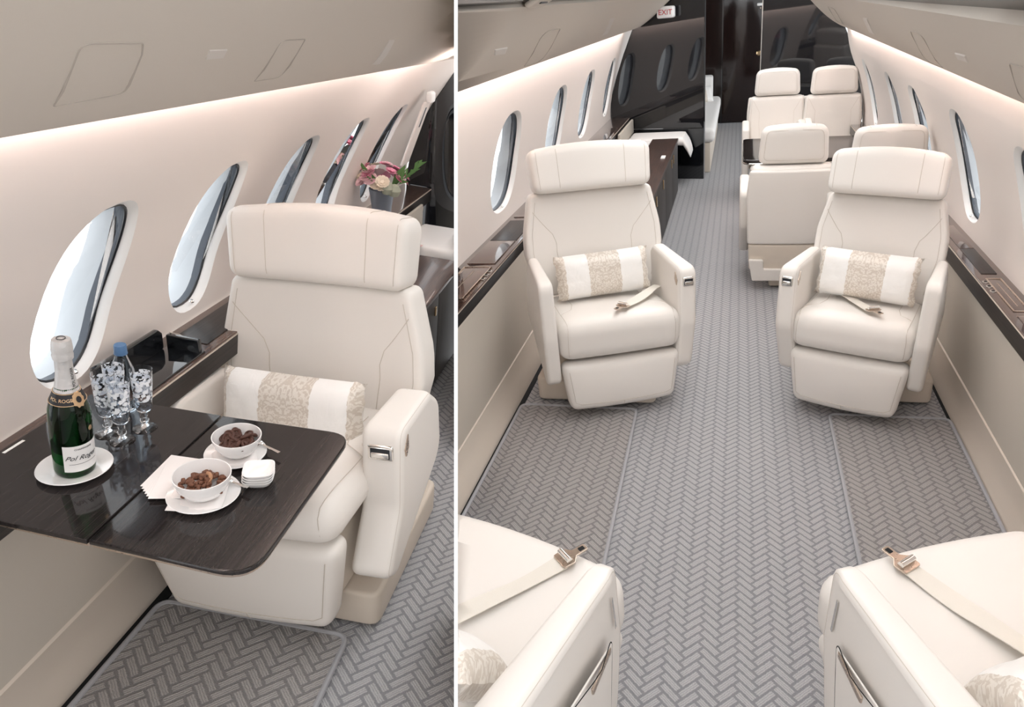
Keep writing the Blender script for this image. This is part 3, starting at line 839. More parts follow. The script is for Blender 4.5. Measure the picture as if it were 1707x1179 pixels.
bl, fl = overhead_bin('long beige overhead bin above the windows behind the seats, ending at the exit sign', [(-.962, 1.455), (-.958, 1.442)], LB, .5, 7.42, -1, t_l)
bin_piece('bin_door', LB, [(3.53, .09), (3.087, .69), (2.788, .70), (3.18, .14)], BINM, bl, t_l, -1, rad=.05)
bin_piece('switch_plate', LB, [(2.34, .53), (2.51, .505), (2.45, .60), (2.27, .61)], BINP, bl, t_l, -1, .004, .02, False)
bin_piece('air_vent', LB, [(4.903, .226), (5.141, .246), (4.504, .709), (4.321, .714)], BINP, bl, t_l, -1, .003, .03, False)
RB = [(.83, 1.32), (.78, 1.345), (.7, 1.40), (.6, 1.49), (.5, 1.595)]
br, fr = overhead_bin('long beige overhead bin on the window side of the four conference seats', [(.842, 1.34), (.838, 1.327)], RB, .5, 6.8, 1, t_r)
bin_piece('bin_door', RB, [(2.93, .73), (2.75, .725), (3.19, .17), (3.48, .12)], BINM, br, t_r, 1, rad=.05)
bin_piece('bin_door', RB, [(1.9, .69), (1.55, .70), (1.95, .12), (2.29, .15)], BINM, br, t_r, 1, rad=.05)
bin_piece('bin_door', RB, [(5.6, .75), (5.2, .75), (5.9, .30), (6.25, .30)], BINM, br, t_r, 1, rad=.05)
bin_piece('switch_plate', RB, [(2.47, .62), (2.32, .63), (2.395, .53), (2.54, .52)], BINP, br, t_r, 1, .004, .02, False)
bin_piece('air_vent', RB, [(4.035, .754), (3.86, .769), (4.40, .342), (4.60, .352)], BINP, br, t_r, 1, .003, .03, False)
# cove lamps above the windows
struct(obj('trim_1', box(-.970, -.965, .5, 7.4, 1.465, 1.49), COVE, smooth=False))
struct(obj('trim_1', box(.846, .851, .5, 6.7, 1.362, 1.387), COVE, smooth=False))
# mirror-dark ceiling beside the bins
def ceiling(prof, y0, y1):
    o = ruled('ceiling', prof, y0, y1, CEIL, n=6); struct(o); return o
ceiling([(-.62, 1.69), (-.58, 1.70), (-.50, 1.735), (-.45, 1.80), (-.44, 1.93)], .3, 8.0)
struct(obj('ceiling', box(-1.3, 1.2, 7.35, 10.9, 1.95, 2.0), CEIL, smooth=False))  # unseen stretch, added so the glossy table and door mirror no white sky
ceiling([(.52, 1.60), (.48, 1.635), (.41, 1.675), (.37, 1.75), (.36, 1.88)], .3, 7.0)
for (x, y, z, lab, ln) in ((-.56, 2.25, 1.70, 'beige oval reading light pod in dark ceiling above the left bin', .16), (.43, 1.62, 1.655, 'beige oval reading light pod in dark ceiling, top right corner', .22), (.46, 2.35, 1.648, 'slim pale air outlet in dark ceiling, above the right bin doors', .18)):
    rt_ = thing('ceiling_pod', lab, 'ceiling light', (x, y, z), 0, .45 if x > 0 else -.45)
    obj('pod_shell', rbox(.07, ln, .018, .009, (3, 4, 1)), BINM, rt_)
    obj('pod_slot', rbox(.008, ln*.5, .006, .002, (1, 2, 1), None, None, (0, 0, -.009)), BLACK, rt_)
# ledges
console('dark veneered side ledge beside the left armchair that faces the camera', -1.066, -1.258, .553, .613, .4, 7.95,
    [(1.2, 1.9, 'lid'), (1.95, 2.45, 'lid'), (2.62, 3.02, 'frame'), (2.86, 2.96, 'buttons'), (3.06, 3.42, 'lid'), (3.42, 3.80, 'dark'), (3.86, 3.90, 'lid'), (3.96, 4.10, 'knobs'), (4.2, 5.0, 'lid'), (5.02, 5.9, 'dark'), (6.0, 6.9, 'lid')], -1)
console('dark veneered side ledge beside the right armchair that faces the camera', .952, 1.066, .505, .58, .4, 6.9,
    [(1.5, 2.3, 'lid'), (2.38, 2.6, 'lid'), (2.64, 2.98, 'frame'), (2.84, 2.94, 'buttons'), (3.03, 3.36, 'dark'), (3.36, 3.72, 'lid'), (3.8, 4.6, 'lid'), (4.62, 5.5, 'dark')], 1)
mat_slab('grey herringbone carpet mat with piped edge by the left wall in front of the armchair', [(-.945, .5), (-.372, .5), (-.413, 2.80), (-.945, 2.80)], .012, .03)
mat_slab('grey herringbone carpet mat with piped edge by the right wall in front of the armchair', [(.425, .5), (.893, .5), (.893, 2.83), (.425, 2.83)], .012, .03)

# bulkheads
def bulkhead(name, p0, p1, z0, z1, th, m, wall_x=None, parent=None):
    d = (Vector(p1)-Vector(p0)); L = d.length; d.normalize(); n = Vector((-d.y, d.x))
    return d, n, L
def cross_panel(name, p0, p1, th, prof, m, parent=None, r=.003):
    """upright panel from p0 to p1 (plan), outline prof in (distance, z)"""
    a, b = Vector((*p0, 0)), Vector((*p1, 0)); d = (b-a).normalized(); n = Vector((-d.y, d.x, 0))
    return obj(name, slab(prof, 0, th, r, lambda u, v, l: tuple(a + d*u + n*l + Vector((0, 0, v))), 1), m, parent)
Lp = (-.32, 7.43); Lq = (-1.30, 7.56); Ld = (Vector(Lq)-Vector(Lp)).length
pr = thing('divider_screen', 'glossy dark divider screen mirroring the cabin, on the left behind the credenza and bench', 'divider')
# outline follows the curved side wall
k = Ld/(.98)
outl = [(0, .5), (Ld*.925, .5), (Ld*.955, .62), (Ld*.945, .80), (Ld*.88, 1.0), (Ld*.80, 1.2), (Ld*.70, 1.42), (Ld*.40, 1.60), (Ld*.33, 1.80), (0, 1.80)]
cross_panel('mirror_pane', Lp, Lq, -.03, outl, PARTG, pr)
cross_panel('lower_panel', Lp, Lq, -.05, [(0, 0), (Ld*.80, 0), (Ld*.86, .495), (0, .495)], GLOSSB, pr)
cross_panel('edge_trim', (-.318, 7.432), (-.345, 7.436), -.052, [(0, 0), (.012, 0), (.012, 1.8), (0, 1.8)], GLOSSB, pr, .001)
Rp = (.195, 7.42); Rq = (1.14, 7.20); Rd = (Vector(Rq)-Vector(Rp)).length
pr = thing('divider_screen', 'glossy dark divider screen mirroring the cabin, on the right behind the far pair of seats', 'divider')
outr = [(0, 0), (Rd*.84, 0), (Rd*.95, .50), (Rd*.98, .62), (Rd*.955, .80), (Rd*.89, 1.0), (Rd*.81, 1.2), (Rd*.70, 1.42), (Rd*.42, 1.60), (Rd*.34, 1.80), (0, 1.80)]
cross_panel('mirror_pane', Rp, Rq, .03, outr, PARTG, pr)
cross_panel('edge_trim', (.192, 7.41), (.206, 7.408), .03, [(0, 0), (.007, 0), (.007, 1.8), (0, 1.8)], CHROME, pr, .001)
bk = struct(obj('wall_back', box(-1.3, 1.2, 10.93, 10.98, 0, 2.4), DOORW, smooth=False))
dr = bpy.data.objects.new('door_1', None); sc.collection.objects.link(dr); dr.matrix_world = cur['M']; TOPS.append((dr, 'R')); struct(dr)
obj('door_leaf', bbox_(-.22, .31, 10.90, 10.93, .01, 2.1, .004), DOORW, dr)
obj('door_jamb', box(-.235, -.222, 10.895, 10.93, 0, 1.85), GLOSSB, dr, smooth=False)
obj('door_edge', box(.312, .322, 10.893, 10.93, 0, 1.85), CHROME, dr, smooth=False)
obj('door_knob', lathe([(0, -.03), (.022, -.03), (.034, -.018), (.03, -.004), (.018, 0)], 20, warp=lambda x, y, z: (.262+x, 10.90+z, .905+y)), BRASS, dr)
lp = thing('wall_lamp', 'small white lamp high on the dark door beside its edge', 'lamp', (.26, 10.885, 1.505))
obj('lamp_shell', rbox(.09, .04, .035, .012, (2, 1, 1)), WHITE, lp)
obj('lamp_button', lathe([(0, 0), (.009, 0), (.009, .006), (0, .006)], 10, warp=lambda x, y, z: (x, -.012+z-.01, -.045+y)), BRONZE, lp)
# exit sign
ex = thing('exit_sign', 'small white exit sign with red letters at the far end of the left bin', 'sign', (-.665, 7.34, 1.556))
obj('sign_box', rbox(.155, .10, .10, .018, (2, 1, 2), lambda x, y, z: (x+.12*y, y, z-.0*x)), SIGNW, ex)
text('EXIT', .062, RED, ex, 'sign_lettering', Matrix.Translation((-.004, -.0515, -.002)) @ Matrix.Rotation(PI/2, 4, 'X'), extrude=.001)

# credenza, bench, sofa on the left
cr_ = thing('credenza', 'long low dark wood credenza along the aisle behind the left armchair', 'cabinet')
obj('carcass', box(-.755, -.545, 4.35, 6.86, .02, .478), CREDF, cr_, smooth=False)
obj('cabinet_top', bbox_(-.765, -.525, 4.33, 6.88, .48, .503, .003), CREDW, cr_)
for i, (ya, yb) in enumerate(((4.38, 5.0), (5.0, 5.62), (5.62, 6.24), (6.24, 6.85))):
    dd = obj('cabinet_door', bbox_(-.548, -.530, ya+.004, yb-.004, .03, .474, .003), CREDF, cr_)
    obj('door_handle', bbox_(-.531, -.522, (5.40 if i == 1 else (6.33 if i == 3 else yb-.1)), (5.43 if i == 1 else (6.36 if i == 3 else yb-.07)), .385, .455, .002), BRASS, dd)
obj('card_holder', bbox_(-.60, -.565, 5.95, 6.05, .502, .512, .002), WHITE, cr_)
be = thing('bench_seat', 'white cushioned bench wrapping round the credenza in front of the dark divider', 'bench')
obj('bench_base', box(-1.04, -.80, 5.2, 7.6, .0, .38), VOID, be, smooth=False)
obj('seat_pad', bbox_(-1.05, -.775, 5.2, 7.2, .40, .47, .03, None, None, (3, 10, 2)), FABW, be)
def bendp(x, y, z):
    return (x, y, z - .20*max(0, (x+.50)/.10)**1.5*(1 if x > -.50 else 0))
obj('end_pad', bbox_(-1.02, -.42, 7.0, 7.40, .41, .485, .035, None, bendp, (14, 4, 2)), FABW, be)
obj('end_panel', bbox_(-1.045, -1.02, 6.6, 7.5, .47, .60, .006), SIDEP, be)
so = thing('sofa', 'white divan sofa beyond the left divider along the aisle', 'sofa')
obj('sofa_base', bbox_(-1.0, -.262, 7.72, 10.5, .0, .30, .01), LEATHER2, so)
obj('seat_pad', bbox_(-1.0, -.222, 7.70, 10.3, .30, .45, .05, None, None, (4, 8, 2)), FABW, so)
obj('sofa_back', bbox_(-1.15, -.92, 7.7, 10.5, .40, .85, .05, None, None, (2, 6, 3)), FABW, so)
obj('sofa_arm', bbox_(-1.0, -.33, 10.28, 10.5, .30, .70, .03, None, None, (3, 2, 3)), FABW, so)
pillow(.34, .22, .10, Matrix.Translation((-.47, 9.75, .53)) @ Matrix.Rotation(.5, 4, 'Z') @ Matrix.Rotation(-.5, 4, 'X'), 'beige throw pillow lying on the white sofa beyond the divider', 'throw_pillow')

# conference group
for loc, a, lab, sd in (((.318, 4.62, 0), PI, 'cream conference seat seen from behind, nearest the aisle, back to camera', (-1, 1)),
                    ((.80, 4.47, 0), PI, 'cream conference seat seen from behind at the window side, half hidden by the armchair', (1,)),
                    ((.335, 6.66, 0), 0, 'cream conference seat facing camera across the table, nearest the aisle', (-1, 1)),
                    ((.80, 6.60, 0), 0, 'cream conference seat facing camera across the table, at the window side', (-1,))):
    conference_seat(loc, a, lab, 'conference seats round the dark table', sd, .065 if a == 0 else 0)
ct = thing('conference_table', 'glossy dark table between the four conference seats', 'table')
obj('tabletop', slab(rpoly([(.047, 5.02), (.99, 5.02), (1.0, 5.80), (.047, 5.82)], [.07, .01, .01, .05]), .638, .66, .004, lambda u, v, l: (u, v, l), 2), TABLEW, ct)
obj('table_rim', slab(rpoly([(.044, 5.017), (.99, 5.017), (1.0, 5.803), (.044, 5.823)], [.07, .01, .01, .05]), .628, .638, .002, lambda u, v, l: (u, v, l), 1), CHROME, ct)
obj('table_leg', bbox_(.55, .62, 5.2, 5.6, .0, .63, .01), GLOSSB, ct)

# front armchairs
DA = dict(hw=.278, hb=.268, ws=.29, wb=.325, yb=.147, zb=.478, s1=.443, s2=.633, ph=.067, wao=.345, yaf=-.206, zaf=.654, yab=.135, zab=.657, yabt=-.215, zabt=.165, wc=.271, yf=-.248, zf=.294, wl=.238, yl=-.262, zl=.065, rec=.234, thick=.082)
DB = dict(DA, hw=.226, hb=.226, ws=.232, wb=.264, yb=.112, zb=.457, s1=.414, s2=.59, ph=.09, wao=.300, yaf=-.24, zaf=.668, yab=.125, zab=.64, yabt=-.19, zabt=.165, wc=.238, yf=-.254, zf=.315, wl=.204, yl=-.243, zl=.065, rec=.25, thick=.075)
A = swivel_seat(DA, (-.568, 2.994, 0), .434, .028, 'cream leather swivel armchair facing camera beside the left ledge, turned to the aisle', latch=1, base=(-.885, -.33, 2.855, 3.35))
belt(A, [(-.335, 3.13, .475), (-.375, 3.03, .482), (-.455, 2.84, .487)])
B = swivel_seat(DB, (.535, 3.004, 0), -.338, .015, 'cream leather swivel armchair facing camera beside the right ledge, turned to the aisle', latch=-1, base=(.30, .855, 2.955, 3.42))
belt(B, [(.445, 3.12, .472), (.475, 3.02, .480), (.545, 2.83, .487)])
def seat_pillow(root, d, x, dy, z, w, h, th, tilt, roll, label, g=None):
    m = (cur['M'].inverted() @ root.matrix_world) @ Matrix.Translation((x, dy, z)) @ Matrix.Rotation(roll, 4, 'Y') @ Matrix.Rotation(-tilt, 4, 'X')
    return pillow(w, h, th, m, label)
seat_pillow(A, DA, .0, .065, .572, .44, .20, .115, .30, -.02, 'satin lumbar pillow with beige damask bands on the left armchair facing camera')
seat_pillow(B, DB, -.005, .02, .575, .40, .20, .11, .30, .02, 'satin lumbar pillow with beige damask bands on the right armchair facing camera')
DC = dict(DA, yb=.30, zb=.44, rec=.85, zaf=.62, zab=.60, yaf=-.20, yab=.33, wc=.285, wao=.375, thick=.118, nose=.035, tuck=.052, yf=-.33, yabt=-.19, zabt=.14)
C = swivel_seat(DC, (-.60, 1.075, 0), 2.80, 0, 'cream leather armchair seen from above at bottom left, facing away, belt across its seat', latch=-1, base=(-.90, -.36, .86, 1.30), pocket=-1, bolster=False)
belt(C, [(-.66, .99, .478), (-.50, 1.15, .480), (-.375, 1.272, .482)])
Dd = dict(DC)
D = swivel_seat(Dd, (.597, 1.165, 0), -2.708, 0, 'cream leather armchair seen from above at bottom right, facing away, belt across its seat', latch=1, base=(.34, .87, .95, 1.38), pocket=1)
belt(D, [(.66, 1.06, .478), (.52, 1.22, .480), (.40, 1.352, .482)])
seat_pillow(C, DC, -.02, .135, .555, .44, .20, .12, .75, 0, 'satin lumbar pillow lying in the bottom left armchair, cut by the frame')
seat_pillow(D, Dd, .02, .135, .555, .44, .20, .12, .75, 0, 'satin lumbar pillow lying in the bottom right armchair, cut by the frame')

# ================================================================== LEFT-HAND CABIN
cur.update(M=M_L, set='L')
struct(obj('floor', box(-1.35, 1.0, -.9, 4.3, -.03, 0), CARPET, smooth=False))
struct(obj('wall_front_blocker', box(-1.35, 1.0, -.95, -.9, 0, 2.0), SUEDE, smooth=False))  # out-of-view wall, added to cut the frontal light on this cabin
struct(obj('trim_1', box(-1.14, -1.09, .3, 3.8, 0, .004), VOID, smooth=False))
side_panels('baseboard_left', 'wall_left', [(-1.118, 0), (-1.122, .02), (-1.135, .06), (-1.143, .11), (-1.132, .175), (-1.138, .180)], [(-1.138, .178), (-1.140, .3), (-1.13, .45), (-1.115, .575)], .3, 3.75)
xll = prof_x([(-1.262, .60), (-1.258, .68), (-1.235, .80), (-1.185, .92), (-1.13, 1.03), (-1.08, 1.112), (-1.0, 1.24), (-.935, 1.35), (-.905, 1.46)])
cabin_wall('wall_left', xll, .60, 1.46, .3, 3.86, [(.92, .125), (1.392, .13), (1.87, .122), (2.34, .118), (2.80, .115), (3.27, .105)], .234, .882, -1, .03)
t_2 = lambda y: -.008*(y-1.5)
LL = [(-.85, 1.355), (-.80, 1.375), (-.70, 1.44), (-.58, 1.54), (-.45, 1.663)]
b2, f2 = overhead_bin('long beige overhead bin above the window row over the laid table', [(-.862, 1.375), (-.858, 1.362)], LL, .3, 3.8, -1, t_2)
bin_piece('bin_door', LL, [(.861, .256), (.977, .281), (.908, .49), (.885, .54), (.779, .548)], BINM, b2, t_2, -1, rad=.012)
bin_piece('bin_door', LL, [(1.369, .231), (1.468, .231), (1.338, .523), (1.249, .523)], BINM, b2, t_2, -1, rad=.012)
bin_piece('switch_plate', LL, [(1.071, .437), (1.13, .437), (1.109, .495), (1.047, .497)], BINP, b2, t_2, -1, .003, .012, False)
bin_piece('air_vent', LL, [(1.993, .191), (2.081, .181), (1.842, .513), (1.792, .513)], BINP, b2, t_2, -1, .003, .008, False)
struct(obj('trim_1', box(-.870, -.865, .3, 3.75, 1.380, 1.40), COVEW, smooth=False))
ceiling([(-.47, 1.665), (-.43, 1.68), (-.37, 1.72), (-.31, 1.80), (-.30, 1.92)], .3, 3.8)
struct(obj('ceiling', box(-.31, .9, 1.9, 4.2, 1.92, 1.94), CEIL, smooth=False))  # out-of-view stretch, added to darken what the laid table reflects

# ledge with the table pocket open
console('dark veneered side ledge behind the laid table, its table pocket open', -1.098, -1.256, .550, .62, .3, 3.8,
    [(.4, .9, 'lid'), (1.72, 2.02, 'dark'), (2.05, 2.08, 'lid'), (2.10, 2.20, 'knobs'), (2.3, 2.8, 'lid')], -1)
fp = thing('pocket_flap', 'upright black gloss flap of the open table pocket against the wall', 'flap')
obj('flap_panel', slab(rpoly([(1.40, .625), (1.655, .625), (1.655, .672), (1.64, .688), (1.40, .688)], [.0, .01, .01, .01, .0]), -1.222, -1.208, .003, lambda u, v, l: (l, u, v), 2), GLOSSB, fp)
obj('flap_tray', bbox_(-1.21, -1.105, 1.42, 1.68, .619, .626, .002), GLOSSB, fp)
obj('flap_hinge', bbox_(-1.205, -1.11, 1.66, 1.675, .62, .665, .004), GLOSSB, fp)
obj('flap_link', tube([(-1.20, 1.672, .668), (-1.19, 1.70, .65), (-1.16, 1.71, .63)], .002, 6), CHROME, fp)
mat_slab('dark herringbone carpet mat with piped edge under the laid table', [(-1.09, .35), (-.532, .35), (-.572, 1.352), (-1.09, 1.352)], .012, .03)
# wall fitting by the divider
wf = thing('wall_handle_cover', 'small white light and slotted cover high on the wall beside the dark divider', 'wall fitting', (-1.075, 3.42, 1.09))
obj('cover_plate', rbox(.012, .10, .30, .005, (1, 2, 3), lambda x, y, z: (x+.30*z, y+.12*z, z-.12)), SUEDE, wf)
obj('cover_lamp', rbox(.03, .07, .05, .012, (1, 2, 2), lambda x, y, z: (x+.06, y+.02, z+.05)), WHITE, wf)
obj('cover_slot', rbox(.014, .03, .10, .006, (1, 1, 2), lambda x, y, z: (x+.022+.30*z, y+.01+.12*z, z-.045)), BLACK, wf)
# far divider
dv = thing('divider_screen', 'black gloss divider screen behind the flower vase', 'divider')
dl = [(0, 0), (1.15, 0), (1.235, .5), (1.245, .66), (1.22, .80), (1.15, 1.0), (1.07, 1.13), (.98, 1.27), (.89, 1.39), (.6, 1.62), (.4, 1.80), (0, 1.80)]
cross_panel('mirror_pane', (0, 3.78), (-1.3, 3.82), -.03, dl, PARTG, dv)
# credenza and white bench behind the armchair
c2 = thing('credenza', 'low dark wood credenza behind the armchair at the laid table', 'cabinet')
obj('carcass', box(-.93, -.752, 2.0, 3.10, .02, .462), CREDF, c2, smooth=False)
obj('cabinet_top', bbox_(-.94, -.735, 1.99, 3.11, .463, .483, .003), CREDW, c2)
for ya, yb in ((2.02, 2.40), (2.40, 2.75), (2.75, 3.09)):
    dd = obj('cabinet_door', bbox_(-.755, -.740, ya+.003, yb-.003, .03, .458, .003), CREDF, c2)
    obj('door_handle', bbox_(-.741, -.734, yb-.06, yb-.045, .38, .42, .002), BRASS, dd)
b3 = thing('bench_seat', 'white bench cushion in front of the black divider, right of the vase', 'bench')
obj('seat_pad', bbox_(-1.06, -.50, 3.17, 3.54, .44, .505, .025, None, None, (6, 4, 2)), FABW, b3)
obj('bench_leg', bbox_(-1.04, -.84, 3.30, 3.54, .0, .44, .006), VOID, b3)
obj('end_panel', bbox_(-1.075, -1.06, 3.15, 3.54, .47, .60, .005), SIDEP, b3)
obj('tray_wing', slab(rpoly([(-.985, 3.12), (-.90, 3.12), (-.86, 3.16), (-.985, 3.16)], .004), .40, .45, .004, lambda u, v, l: (u, v, l), 1), FABW, b3)

# table
tb = thing('side_table', 'fold-out dark veneered table with rounded corners laid with drinks and snacks', 'table')
Z = .66
inner = [(-1.19, .917), (-.857, .904), (-.862, 1.3445), (-1.175, 1.336)]
outer = [(-.853, .904), (-.545, .889), (-.553, 1.362), (-.858, 1.3445)]
obj('table_leaf', slab(rpoly(inner, [0, .002, .002, 0]), Z-.011, Z, .0012, lambda u, v, l: (u, v, l), 1), TABLEW, tb)
obj('table_leaf', slab(rpoly(outer, [.002, .065, .055, .002], 8), Z-.011, Z, .003, lambda u, v, l: (u, v, l), 2), TABLEW, tb)
obj('leaf_rim', slab(rpoly([(-1.19, .922), (-.857, .909), (-.862, 1.340), (-1.175, 1.331)], [0, .002, .002, 0]), Z-.020, Z-.0115, .001, lambda u, v, l: (u, v, l), 1), BRONZE, tb)
obj('leaf_rim', slab(rpoly([(-.853, .909), (-.55, .894), (-.558, 1.357), (-.858, 1.340)], [.002, .062, .052, .002], 8), Z-.020, Z-.0115, .001, lambda u, v, l: (u, v, l), 1), BRONZE, tb)
obj('support_arm', bbox_(-1.12, -.70, 1.10, 1.14, Z-.045, Z-.0205, .004), GLOSSB, tb)
obj('placard', MB().add([(x, y, Z+.0003) for x, y in ((-1.175, 1.085), (-1.168, 1.085), (-1.166, 1.135), (-1.173, 1.135))], [(0, 1, 2, 3)]), WHITE, tb)

def saucer(loc, r, label, g='white saucers on the table'):
    o = obj('saucer', lathe([(0, .002), (r*.52, .002), (r*.56, 0), (r*.60, .001), (r*.97, .0085), (r, .0105), (r*.985, .012), (r*.93, .0105), (r*.62, .0045), (r*.56, .0035), (0, .0035)], 48), CHINA, None, True, loc)
    return tag(o, label, 'saucer', g)
saucer((-1.010, 1.076, Z), .066, 'white saucer under the champagne bottle')
saucer((-.736, 1.067, Z), .0665, 'white saucer under the nut bowl at the front of the table')
saucer((-.750, 1.208, Z), .062, 'white saucer under the pretzel bowl')
# champagne bottle
RY = .085
bo = thing('champagne_bottle', 'green champagne bottle with silver foil neck and white label', 'bottle', (-1.008, 1.074, Z+.0042), 0, RY)
body = [(0, .006), (.018, .004), (.031, 0), (.0345, .004), (.0355, .012), (.0355, .128), (.034, .148), (.029, .168), (.021, .188), (.0165, .205), (.0140, .225), (.0130, .26), (.0130, .285), (0, .287)]
obj('glass_body', lathe(body, 48), BOTTLEG, bo)
fo = lathe([(.0212, .188), (.0190, .1955), (.0172, .205), (.0148, .225), (.0139, .250), (.0142, .2525), (.0165, .254), (.0172, .262), (.0160, .266), (.0172, .272), (.0162, .286), (.0148, .293), (0, .295)], 40,
    warp=lambda x, y, z: (x*(1+.035*noise.noise(Vector((x*160, y*160, z*120)))*(1 if z > .248 else .15)), y*(1+.05*noise.noise(Vector((y*170, x*150, z*120)))*(1 if z > .248 else .15)), z))
fob = obj('foil', fo, FOIL, bo)
def neck(x, y, z):
    r_ = interp(.218+x, [.19, .205, .225, .25], [.0190, .0172, .0148, .0139]); a = FA+.62 - y/.015
    return ((r_+.0006+z)*math.cos(a), (r_+.0006+z)*math.sin(a), .218+x)
FA = math.atan2(-1.074, 1.008) + .12
text('POL ROGER', .0075, INK, fob, 'foil_lettering', Matrix(), warp=neck, extrude=.0001)
obj('foil_cap_mark', tube([(.007*math.cos(t*PI/8), .007*math.sin(t*PI/8), .2956) for t in range(16)], .0008, 4, closed=True), INK, fob)
nb = obj('neck_band', lathe([(.0300, .1655), (.0216, .1875)], 40, warp=lambda x, y, z: (x*1.015, y*1.015, z)), INK, bo)
obj('band_edge', tube([(.0303*math.cos(t*PI/20), .0303*math.sin(t*PI/20), .1662) for t in range(40)], .0008, 4, tube([(.0222*math.cos(t*PI/20), .0222*math.sin(t*PI/20), .1872) for t in range(40)], .0007, 4, closed=True), True), GOLD, nb)
def cyl(r, a0, zc, r1=None):
    def f(x, y, z):
        rr = r if r1 is None else r + (r1-r)*(y/.02)
        a = a0 + x/r; return ((rr+.0006+z)*math.cos(a), (rr+.0006+z)*math.sin(a), zc+y)
    return f
FA = math.atan2(-1.074, 1.008) + .12      # side of the bottle that faces the aisle and the camera
text('POL ROGER', .0085, GOLD, nb, 'band_lettering', Matrix(), warp=cyl(.0262, FA-.55, .1755, .0262-.0075), extrude=.0001)
se_ = obj('gold_seal', slab([(.0105*math.cos(t*PI/10)*(1+.08*math.cos(t*PI)), .0145*math.sin(t*PI/10)*(1+.08*math.cos(t*PI))) for t in range(20)], 0, .0012, .0003, lambda u, v, l: cyl(.0262, FA+.48, .1755, .0262-.0075)(u, v, l+.0006), 1), GOLD, bo)
obj('seal_crest', slab([(.0045*math.cos(t*PI/6), .006*math.sin(t*PI/6)) for t in range(12)], 0, .0010, .0002, lambda u, v, l: cyl(.0262, FA+.48, .1755, .0262-.0075)(u, v, l+.0015), 1), INK, se_)
lb = MB(); nn = 18; ha = 1.0
vs = []
for i in range(nn+1):
    a = FA+.32-ha + 2*ha*i/nn
    for z in (.018, .078): vs.append(((.0358)*math.cos(a), (.0358)*math.sin(a), z))
lb.add(vs, [(2*i, 2*i+2, 2*i+3, 2*i+1) for i in range(nn)])
lab = obj('front_label', lb, LABELW, bo)
text('CHAMPAGNE', .0052, INK, lab, 'label_line', Matrix(), warp=cyl(.0358, FA+.30, .070), extrude=.0001)
text('Pol Roger', .0145, INK, lab, 'label_script', Matrix(), warp=cyl(.0358, FA+.20, .050), extrude=.0001, shear=.5)
obj('label_rule', tube([(.0362*math.cos(FA+.3+q*.09), .0362*math.sin(FA+.3+q*.09), .036) for q in range(-8, 9)], .0003, 4), INK, lab)
obj('shield_mark', slab([(.0045*math.cos(t*PI/6), .0055*math.sin(t*PI/6)) for t in range(12)], 0, .0006, .0002, lambda u, v, l: cyl(.0355, FA+.82, .108)(u, v, l), 1), GOLD, bo)
# glasses
def glass(loc, label, ry=RY*.8):
    t = thing('champagne_glass', label, 'glass', loc, random.random()*6, 0, 0, 'etched glasses beside the bottle')
    t.matrix_world = cur['M'] @ Matrix.Translation(loc) @ Matrix.Rotation(ry, 4, 'Y') @ Matrix.Rotation(random.random()*6, 4, 'Z')
    obj('foot', lathe([(0, 0), (.0235, 0), (.0245, .0012), (.022, .003), (.010, .007), (.0055, .012), (.0050, .016)], 36), GLASS, t)
    obj('stem', lathe([(.0050, .016), (.0085, .020), (.0092, .024), (.0062, .028), (.0058, .032), (.0078, .036), (.0070, .040), (.0050, .0435)], 28), GLASS, t)
    obj('bowl', lathe([(.0, .0435), (.0070, .0440), (.0135, .049), (.0170, .060), (.0180, .080), (.0195, .110), (.0218, .150), (.0210, .1505), (.0186, .110), (.0170, .080), (.0158, .062), (.0120, .053), (.0, .0495)], 40), ETCH, t)
    return t
glass((-1.036, 1.205, Z), 'etched champagne glass nearest the bottle')
glass((-1.050, 1.256, Z), 'etched champagne glass at the back, in front of the water bottle')
glass((-.992, 1.190, Z), 'etched champagne glass at the front of the group')
glass((-.980, 1.246, Z), 'etched champagne glass closest to the armchair')
wbz = thing('water_bottle', 'small clear water bottle with blue cap behind the glasses', 'bottle', (-1.062, 1.300, Z), 0, .06)
obj('bottle_body', lathe([(0, .003), (.020, 0), (.0235, .004), (.0235, .04), (.0225, .045), (.0235, .05), (.0235, .095), (.021, .118), (.0125, .140), (.0115, .150), (0, .1505)], 32), PET, wbz)
wc_ = obj('cap', lathe([(.0, .169), (.0115, .169), (.0125, .167), (.0128, .150), (0, .150)], 24), BLUECAP, wbz)
obj('cap_ring', lathe([(.0130, .1465), (.0134, .1468), (.0134, .1492), (.0130, .1495)], 24), BLUECAP, wc_)
